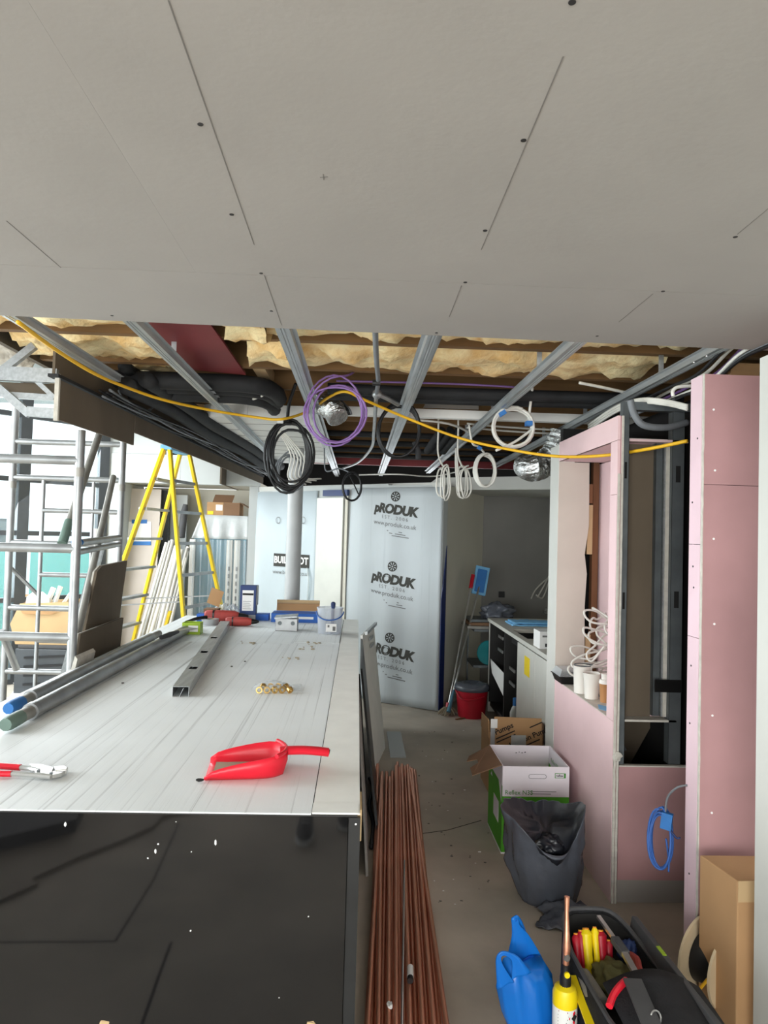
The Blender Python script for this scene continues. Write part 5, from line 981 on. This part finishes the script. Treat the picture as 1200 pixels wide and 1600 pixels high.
a = yp(307, 968, 6.0); t = carton('small_blue_carton', a.x, a.x+.11, 6.0, 6.1, ZC2, .065, 'blue_card', 'small blue carton behind the grey tape roll'); MB().cyl((a.x+.05, 5.999, ZC2+.032), (a.x+.05, 5.997, ZC2+.032), .018, 16).build('logo_mark', 'label_white', t)
a = yp(330, 950, 6.1); t = thing('open_carton', (a.x, 6.1, ZC2), 'small brown carton standing open behind the red tools', 'box'); B('carton_body', 'card_dark', t, a.x-.06, a.x+.06, 6.08, 6.2, ZC2, ZC2+.10, .002); MB().obox((a.x+.015, 6.19, ZC2+.19), (.11, .005, .15), 0, .3, .35).build('lid_flap', 'card', t)
# tape roll
a = at(327, 977, Z=ZC2); t = thing('tape_roll', a, 'roll of grey duct tape lying flat on the counter', 'tape'); MB().lathe([(.037, 0), (.068, 0), (.068, .048), (.037, .048), (.037, 0)], (a.x, a.y+.04, ZC2), 28).build('tape', 'grey_tape', t, smooth=True); MB().lathe([(.034, .001), (.0368, .001), (.0368, .047), (.034, .047), (.034, .001)], (a.x, a.y+.04, ZC2), 28).build('core', 'card_light', t, smooth=True)
# red power tools
def power_tool(name, px, py, L_, r, label, mat, yaw):
    a = at(px, py, Z=ZC2); t = thing(name, a, label, 'power tool'); R_ = Matrix.Translation((a.x, a.y, ZC2)) @ Matrix.Rotation(yaw, 4, 'Z')
    pr = [(math.copysign(abs(math.cos(2*PI*k/16))**.6, math.cos(2*PI*k/16)), math.copysign(abs(math.sin(2*PI*k/16))**.6, math.sin(2*PI*k/16))) for k in range(16)]
    MB().tube([(-L_/2, 0, r), (-L_*.45, 0, r), (-L_*.1, 0, r), (L_*.2, 0, r*1.0), (L_*.32, 0, r*.95)], [r*.7, r*.95, r, r*.92, r*.7], prof=pr).xf(R_).build('motor_body', mat, t, smooth=True, sharp=.9)
    MB().tube([(L_*.30, 0, r), (L_*.38, 0, r), (L_*.48, 0, r), (L_*.56, 0, r)], [r*.6, r*.55, r*.45, r*.2], 14).xf(R_).build('chuck', 'cable_black', t, smooth=True)
    MB().tube([(-L_*.12, 0, r*.8), (-L_*.16, r*2.2, r*.75), (-L_*.18, r*3.6, r*.7)], [r*.55, r*.5, r*.55], 12).xf(R_).build('grip', 'cable_black', t, smooth=True)
    MB().obox((-L_*.18, r*4.2, r*.72), (r*2.0, r*1.3, r*1.4)).xf(R_).build('battery', mat, t, bev=.004); MB().tube([(-L_*.30, 0, r), (-L_*.26, 0, r)], r*1.04, prof=pr).xf(R_).build('band', 'trim_black', t); return t
power_tool('drill_driver', 377, 978, .25, .036, 'dusty red drill driver lying in front of the other red tool', 'red_dull', .1); power_tool('impact_driver', 352, 972, .34, .05, 'larger dark red power tool behind the drill driver', 'red_dull', .05)
# green meter box, black handled tools, clear bags
a = at(295, 992, Z=ZC2); t = thing('green_carton', a, 'small green carton with a white label on the counter edge', 'box'); B('carton_body', 'green_box', t, a.x-.055, a.x+.075, a.y+.02, a.y+.12, ZC2, ZC2+.012); 
for (x0_, x1_, y0_, y1_) in ((-.055, .075, .02, .024), (-.055, .075, .116, .12), (-.055, -.051, .024, .116), (.071, .075, .024, .116)): B('wall', 'green_box', t, a.x+x0_, a.x+x1_, a.y+y0_, a.y+y1_, ZC2+.012, ZC2+.085)
B('label', 'label_white', t, a.x-.01, a.x+.06, a.y+.0185, a.y+.02, ZC2+.02, ZC2+.065)
a = at(252, 996, Z=ZC2+.085); b = at(278, 987, Z=ZC2+.085); t = thing('trimming_knife', a, 'black handled trowel lying across the brace poles', 'tool'); MB().tube([a, a+(b-a)*.5, b], [.014, .017, .011], 10).build('handle', 'cable_black', t, smooth=True); MB().prism([b, b+V((.10, .14, .002)), b+V((.02, .20, .002)), b+V((-.03, .05, 0))], (0, 0, .003)).build('blade', 'alu', t)
a = at(290, 972, Z=ZC2+.03); tag(MB().tube(catmull([a, a+V((.06, .03, .02)), a+V((.14, .12, .03))], 4), [.01]*4+[.014]*5, 10).build('brush_handle', 'cable_black', None, smooth=True), 'black tool handle pointing left of the small blue carton', 'tool')
for k, (px, c_, lb) in enumerate(((347, 'film_dense', 'clear packet of fixings left of the navy carton'), (362, 'film_clear', 'crumpled clear packet with blue print by the navy carton'))):
    a = yp(px, 958, 6.25); t = thing('fixings_packet', (a.x, a.y, ZC2), lb, 'packet'); blob('packet', (a.x, a.y, ZC2), .06, .04, .07, c_, None, None, 13+k, .4, t); B('contents', ('trim_black', 'blue_card')[k], t, a.x-.03, a.x+.03, a.y-.02, a.y+.02, ZC2+.005, ZC2+.06)
rd = random.Random(77)
for (px, py, n, lb) in ((388, 1005, 7, 'little heap of plaster crumbs left of the metal box'), (492, 1006, 8, 'little heap of dark crumbs in front of the tub'), (452, 1031, 5, 'scatter of crumbs near the middle of the counter'), (475, 1013, 6, 'sprinkle of crumbs between the box and the tub')):
    a = at(px, py, Z=ZC2); t = MB()
    for k in range(n): t.ico((a.x+rd.uniform(-.06, .06), a.y+rd.uniform(-.06, .06), ZC2+.004), rd.uniform(.004, .011), (1.4, 1, .6), 1, .35)
    tag(t.build('crumbs', 'dust', None), lb, 'debris', kind='stuff')
for (px, py) in ((192, 1068), (383, 1034), (362, 1042)): a = at(px, py, Z=ZC2); tag(MB().ico(a+V((0, 0, .003)), .006, (1.3, 1, .6), 1, .3).build('dark_crumb', 'soot', None), {192: 'dark crumb on the counter beside the aluminium poles', 383: 'dark crumb farthest along the middle of the counter', 362: 'dark crumb on the counter right of the stud channel'}[px], 'debris', 'single crumbs on the counter')
# ================================================================== ALCOVE AND WINDOW SIDE
YB = 8.95
a = yp(200, 765, YB); b = yp(252, 765, YB); lb_ = thing('leaning_board', (a.x+.2, YB, 0), 'beige board with a taped paper notice leaning in the alcove', 'board')
MB().prism([(a.x, YB-.3, 0), (b.x+.05, YB-.3, 0), (b.x, YB, 2.2), (a.x, YB, 2.2)], (0, .013, 0)).build('sheet', 'beige_board', lb_)
def nb(px, py): return onplane(px, py, (a.x, YB-.302, 0), V((0, -2.2, .3)).normalized())
q = [nb(199, 815), nb(236, 815), nb(236, 846), nb(199, 846)]; n_ = V((0, -2.2, .3)).normalized()*.002
MB().prism([p+n_ for p in q], n_).build('paper_notice', 'label_white', lb_)
for (x0_, x1_, y_) in ((206, 230, 812), (197, 236, 846)): MB().prism([nb(x0_, y_)+n_*2, nb(x1_, y_)+n_*2, nb(x1_, y_+6)+n_*2, nb(x0_, y_+6)+n_*2], n_).build('tape', 'tape_blue', lb_)
a = yp(253, 765, 9.1); b = yp(265, 765, 9.1); tag(B('dark_batten', 'frame_grey', None, a.x, b.x, 9.1, 9.16, 0, 2.2), 'dark upright batten beside the beige board in the alcove', 'batten')
a = yp(268, 770, 9.2); b = yp(293, 770, 9.2); tag(B('white_door', 'wall_white', None, a.x, b.x, 9.2, 9.24, 0, 2.15), 'narrow white panel standing at the back of the alcove', 'panel')
tag(MB().tube([yp(283, 840, 8.8), yp(288, 800, 8.85), yp(290, 788, 8.85)], [.045, .045, .03], 12).build('rolled_mat', 'rubber_grey', None, smooth=True), 'dark grey rolled mat end behind the ladder', 'roll')
# wrapped unit
a = yp(297, 900, 8.75); b = yp(385, 900, 8.75); top_ = yp(340, 805, 8.75).z; mid = yp(340, 842, 8.75).z
wu_ = thing('wrapped_cabinet', ((a.x+b.x)/2, 8.95, 0), 'teal display cabinet wrapped in clear film inside the alcove', 'cabinet')

M('teal_body', (92, 140, 156), .4, var=.08); M('film_grey', (196, 200, 200), .35, var=.06, scale=6, bump=.6, bscale=16)
B('cabinet_body', 'teal_body', wu_, a.x+.03, b.x-.02, 8.78, 9.2, 0, mid)
MB().grid(lambda u, v: V((a.x+.12*(1-u)*v*0+(b.x-a.x)*u+(.10*v if u < .2 else 0), 8.75+.02*math.sin(u*22)*(1-v)+.02*v, mid+(top_-mid)*v)), 30, 6).build('film_top', 'film_grey', wu_, smooth=True, solid=.004, sharp=2)
B('cabinet_top', 'film_grey', wu_, a.x+.1, b.x, 8.78, 9.2, mid+.002, top_)
MB().grid(lambda u, v: V((a.x+(b.x-a.x)*u, 8.755+.012*math.sin(u*40+v*3)+.008*math.sin(u*90), .02+(mid-.03)*v)), 60, 6).build('film_front', 'film_clear', wu_, smooth=True, sharp=2)
for px in (299, 357, 369):
    c = yp(px, 900, 8.76); B('slotted_strip', 'pvc_white', wu_, c.x-.035, c.x+.035, 8.757, 8.775, .02, mid-.01)
for px in (357, 369):
    c = yp(px, 900, 8.75)
    for k in range(9): B('slot', 'ink_grey', wu_, c.x-.009, c.x+.009, 8.748, 8.7565, .5+.09*k, .55+.09*k)
oc = thing('flapped_carton', (a.x+.4, 8.95, top_), 'open brown cardboard carton on top of the wrapped cabinet', 'box'); c0 = yp(323, 803, 8.8); c1 = yp(374, 803, 8.8)
B('carton_body', 'card', oc, c0.x, c1.x, 8.8, 9.1, top_+.001, top_+.16); MB().prism([(c0.x, 9.1, top_+.16), (c1.x-.15, 9.1, top_+.16), (c1.x-.12, 9.13, top_+.27), (c0.x+.03, 9.13, top_+.27)], (0, .005, 0)).build('rear_flap', 'card_dark', oc); MB().prism([(c1.x, 8.8, top_+.16), (c1.x, 9.1, top_+.16), (c1.x+.12, 9.1, top_+.09), (c1.x+.12, 8.8, top_+.09)], (0, 0, .005)).build('side_flap', 'card_dark', oc)
B('front_print', 'card_dark', oc, c0.x+.2, c1.x, 8.797, 8.7995, top_+.002, top_+.158); B('label', 'label_white', oc, c0.x+.11, c0.x+.19, 8.796, 8.799, top_+.06, top_+.13); B('label', 'yellow_plastic', oc, c0.x+.01, c0.x+.08, 8.796, 8.799, top_+.01, top_+.05)
# leaning white lengths behind the ladder
rd = random.Random(3)
for k in range(9):
    pb = yp(214+5.5*k, 1010, 8.2); pt = yp(262+4.2*k+rd.uniform(-3, 3), 848-4*(k % 3)+6*k*.3, 8.5); d = pt-pb; base = pb-d*(pb.z/d.z)
    tag(MB().tube([base, pt], .022+.006*(k % 2), 10).build('plastic_conduit', ('pvc_white', 'alu_dull', 'pvc_white')[k % 3], None, smooth=True), ('leftmost', 'second', 'third', 'fourth', 'fifth', 'sixth', 'seventh', 'eighth', 'rightmost')[k]+' of the pale conduits leaning behind the ladder', 'pipe', 'conduits leaning behind the ladder')
d = yp(266, 955, 8.0)-yp(250, 1010, 8.0); u_ = yp(250, 1010, 8.0); tag(MB().bar(yp(266, 955, 8.0), u_-d*(u_.z/d.z), .07, .03).build('yellow_batten', 'ladder_yellow', None), 'short yellow batten among the leaning conduits', 'batten')
# by the window: carton of offcuts, orange crate, dark case, debris
YW = 7.35
a = yp(22, 1046, YW); b = yp(112, 1046, YW); zc = yp(60, 1008, YW).z; t = thing('tool_case', ((a.x+b.x)/2, YW+.2, 0), 'dark grey tool case on the floor under the brown carton', 'case'); B('case_body', 'frame_grey', t, a.x, b.x+.1, YW, YW+.45, .0, zc-.04, .01); B('case_lid', 'rubber_grey', t, a.x+.02, b.x+.08, YW+.01, YW+.44, zc-.039, zc, .01)
for k in range(4): MB().bar((a.x+.1, YW-.012, .1+.09*k), (b.x, YW-.012, .13+.09*k), .02, .02).build('strap', 'cable_black', t)
a = yp(20, 985, YW); b = yp(112, 985, YW); t = thing('offcut_carton', ((a.x+b.x)/2, YW+.2, zc), 'bulging brown carton of white offcuts behind the scaffold', 'box'); zt = yp(60, 944, YW).z; zm = (zc+zt)/2
MB().loft([[V((a.x+.02, YW+.02, zc+.002)), V((b.x, YW+.02, zc+.002)), V((b.x, YW+.42, zc+.002)), V((a.x+.02, YW+.42, zc+.002))], [V((a.x-.03, YW, zm)), V((b.x+.03, YW, zm)), V((b.x+.02, YW+.43, zm)), V((a.x-.03, YW+.43, zm))], [V((a.x+.05, YW+.02, zt)), V((b.x, YW+.03, zt+.03)), V((b.x, YW+.42, zt+.03)), V((a.x+.05, YW+.42, zt))]], True, True).build('carton_body', 'card_light', t, smooth=True)
MB().prism([(a.x+.1, YW-.012, zt-.10), (a.x+.38, YW-.012, zt-.10), (a.x+.5, YW-.02, zt-.04), (a.x+.05, YW-.01, zt-.04)], (0, .006, 0)).build('torn_flap', 'card', t)
for k, (px, py, px2, py2) in enumerate(((80, 955, 95, 916), (90, 955, 112, 924), (70, 952, 84, 918), (98, 955, 118, 930))): tag(MB().bar(yp(px, py, YW+.2), yp(px2, py2, YW+.25), .10, .025).build('board_offcut', 'pvc_white', None), ('tallest', 'third', 'leftmost', 'rightmost')[k]+' white offcut sticking out of the brown carton', 'offcut')
tag(MB().prism([yp(38, 950, YW+.12), yp(42, 932, YW+.12), yp(52, 924, YW+.12), yp(66, 925, YW+.12), yp(76, 933, YW+.12), yp(78, 950, YW+.12)], (0, .02, 0)).build('round_offcut', 'pvc_white', None), 'half round white offcut in the brown carton', 'offcut')
YO = 8.7; a = yp(8, 958, YO); b = yp(52, 958, YO); t = thing('orange_crate', ((a.x+b.x)/2, YO+.1, -.2), 'orange ribbed plastic crate outside the window', 'crate'); z0_ = a.z; z1_ = yp(30, 932, YO).z; B('crate_body', 'orange', t, a.x, b.x, YO+.02, YO+.3, -.2, z1_)
for k in range(9): B('rib', 'orange', t, a.x+.01+(b.x-a.x)*k/9, a.x+.03+(b.x-a.x)*k/9, YO, YO+.02, z0_-.1, z1_)
for k, (px, py, w_, d_, r_) in enumerate(((60, 1085, .5, .3, .3), (25, 1065, .6, .25, -.2), (90, 1068, .4, .12, .5), (40, 1100, .7, .35, .1))): p = at(px, py, Z=0); tag(MB().obox((p.x, p.y, .008+.004*k), (w_, d_, .006), r_).build('dust_sheet', ('label_white', 'pvc_white')[k % 2], None), ('middle', 'farthest', 'narrow', 'nearest')[k]+' white scrap sheet on the floor by the window', 'sheet')
a = yp(148, 872, 6.6); b = yp(152, 826, 6.6); d = b-a; tag(MB().cyl(a-d*(a.z/d.z), b, .045, 14).build('white_tube', 'pvc_white', None, smooth=True), 'white plastic tube standing behind the scaffold brace', 'tube')
a = yp(140, 900, 5.9); b = yp(158, 880, 5.9)
for k, (p, q, lb) in enumerate((((100, 1062), (150, 870), 'pale steel stud leaning left of the board offcuts'), ((106, 1062), (158, 850), 'second pale steel stud leaning behind the board offcuts'))): u_ = yp(*p, 4.3); v_ = yp(*q, 4.9); d = v_-u_; tag(MB().bar(u_-d*(u_.z/d.z), v_, .05, .03).build('leaning_stud', 'galv', None), lb, 'stud')
# ================================================================== OUTSIDE
struct(B('terrace', 'outdoor_deck', None, -22, -2.6, 6.0, 22, -.35, -.21)).name = 'floor_terrace'
gb = thing('glass_balustrade', (-5.5, 9.4, -.2), 'teal tinted glass balustrade on the terrace outside', 'balustrade')
G0 = V((-9.0, 7.4, 0)); G1 = V((-3.3, 11.4, 0)); gd = (G1-G0)/4
for k in range(4): p = G0+gd*k+gd*.02; q = G0+gd*(k+1)-gd*.02; MB().prism([p+V((0, 0, -.2)), q+V((0, 0, -.2)), q+V((0, 0, 1.35)), p+V((0, 0, 1.35))], (.012, -.015, 0)).build('pane', 'teal_glass', gb)
for k in range(5): p = G0+gd*k; MB().bar(p+V((0, 0, -.2)), p+V((0, 0, 1.36)), .05, .05).build('post', 'alu', gb)
hs = thing('white_building', (-10, 17, -.3), 'white rendered building with a pale ribbed roof across the street', 'building')
B('wall', 'outdoor_white', hs, -20, -3.5, 17.0, 22, -.3, 2.05)
MB().prism([(-20, 16.8, 2.05), (-9.3, 16.8, 2.05), (-9.3, 19.5, 3.6), (-20, 19.5, 3.6)], (0, .05, .12)).build('roof', 'outdoor_roof', hs)
for k in range(26): x = -20+.42*k; MB().bar((x, 16.78, 2.16), (x, 19.48, 3.71), .06, .08).build('roof_rib', 'outdoor_white', hs)
a = yp(-12, 832, 17.0); b = yp(19, 832, 17.0); o = B('window', 'frame_grey', hs, a.x, b.x, 16.93, 16.99, 1.25, 1.85); B('pane', 'galv_dark', o, a.x+.06, b.x-.06, 16.91, 16.93, 1.31, 1.79)
# ================================================================== FLOOR IN FRONT OF THE COUNTER (seen in the black panel)
def mp(px, py, z=0.0): p = at(px, py, Z=z); return V((p.x, 2*YF-p.y, z))
M('floor_line', (40, 38, 36), .9)
def floor_line(pts, wd): MB().tube(pts, 1, prof=[(-wd/2, -.0005), (wd/2, -.0005), (wd/2, .001), (-wd/2, .001)]).build('floor_joint', 'floor_line', fl)
floor_line([mp(-60, 1473), mp(180, 1471)], .010); floor_line([mp(180, 1471), mp(240, 1375), mp(280, 1285)], .010); floor_line([mp(268, 1472), mp(250, 1520), mp(222, 1600)], .012)
floor_line([at(656, 1303, Z=0), at(700, 1297, Z=0), at(752, 1282, Z=0)], .006)
sl = [mp(x, y) for x, y in ((-80, 1440), (0, 1412), (58, 1386), (50, 1378), (120, 1345), (190, 1318), (240, 1295), (255, 1278), (300, 1268), (330, 1262), (330, 1235), (-80, 1235))]
tag(MB().prism(sl, (0, 0, .018)).build('floor_sheet', 'floor_board', None), 'grey hardboard sheet on the floor in front of the black panel', 'sheet')
sl = [mp(x, y, .02) for x, y in ((-80, 1345), (0, 1330), (118, 1300), (130, 1275), (60, 1262), (-80, 1258))]
tag(MB().prism(sl, (0, 0, .07)).build('insulation_slab', 'rubber_grey', None), 'dark insulation slab lying on the hardboard sheet', 'slab')
for k, (px, py, lb) in enumerate(((474, 1322, 'left'), (540, 1300, 'right'))):
    p = mp(px, py); t = thing('work_shoe', (p.x, p.y-.14, 0), 'dark grey '+lb+' work shoe facing the black panel', 'shoe'); rings = []
    for (y, w_, h_, z0_) in ((0, .02, .03, .012), (-.015, .036, .045, .008), (-.05, .046, .06, .004), (-.10, .047, .078, .004), (-.15, .042, .10, .006), (-.19, .038, .115, .006), (-.24, .037, .12, .004), (-.275, .03, .11, .008), (-.285, .018, .09, .014)):
        rings.append([V((p.x+w_*math.cos(2*PI*j/14), p.y+y, z0_+.018+(h_-.018)*(.5+.5*math.sin(2*PI*j/14)))) for j in range(14)])
    MB().loft(rings, True, True, True).build('upper', 'shoe_grey', t, smooth=True, sharp=2)
    MB().prism([(p.x+w_*sx, p.y+y, 0) for sx, seq in ((1, ((.004, .022), (-.05, .05), (-.12, .048), (-.2, .040), (-.285, .03))), (-1, ((-.285, .03), (-.2, .040), (-.12, .048), (-.05, .05), (.004, .022)))) for y, w_ in seq], (0, 0, .022)).build('sole', 'label_white', t)
    for j in range(4): MB().tube([V((p.x-.022, p.y-.10-.022*j, .082+.011*j)), V((p.x, p.y-.098-.022*j, .09+.011*j)), V((p.x+.022, p.y-.10-.022*j, .082+.011*j))], .003, 6).build('lace', 'label_white', t)
# scuffs and crumbs on the visible floor
rd = random.Random(8); d1 = MB(); d2 = MB()
for k in range(70):
    p = at(rd.uniform(640, 770), rd.uniform(1140, 1420), Z=0)
    (d1 if k % 3 else d2).ico((p.x, p.y, .002), rd.uniform(.002, .006), (1.5, 1, .5), 1, .3)
tag(d1.build('floor_crumbs', 'soot', None), 'dark grit scattered on the concrete floor', 'debris', kind='stuff'); tag(d2.build('floor_crumbs', 'label_white', None), 'white plaster flecks scattered on the concrete floor', 'debris', kind='stuff')
p = at(712, 1125, Z=0); tag(MB().bar((p.x, p.y, .006), (p.x+.16, p.y+.1, .006), .015, .01).build('wood_splinter', 'timber_red', None), 'thin brown splinter on the floor by the mop', 'debris')
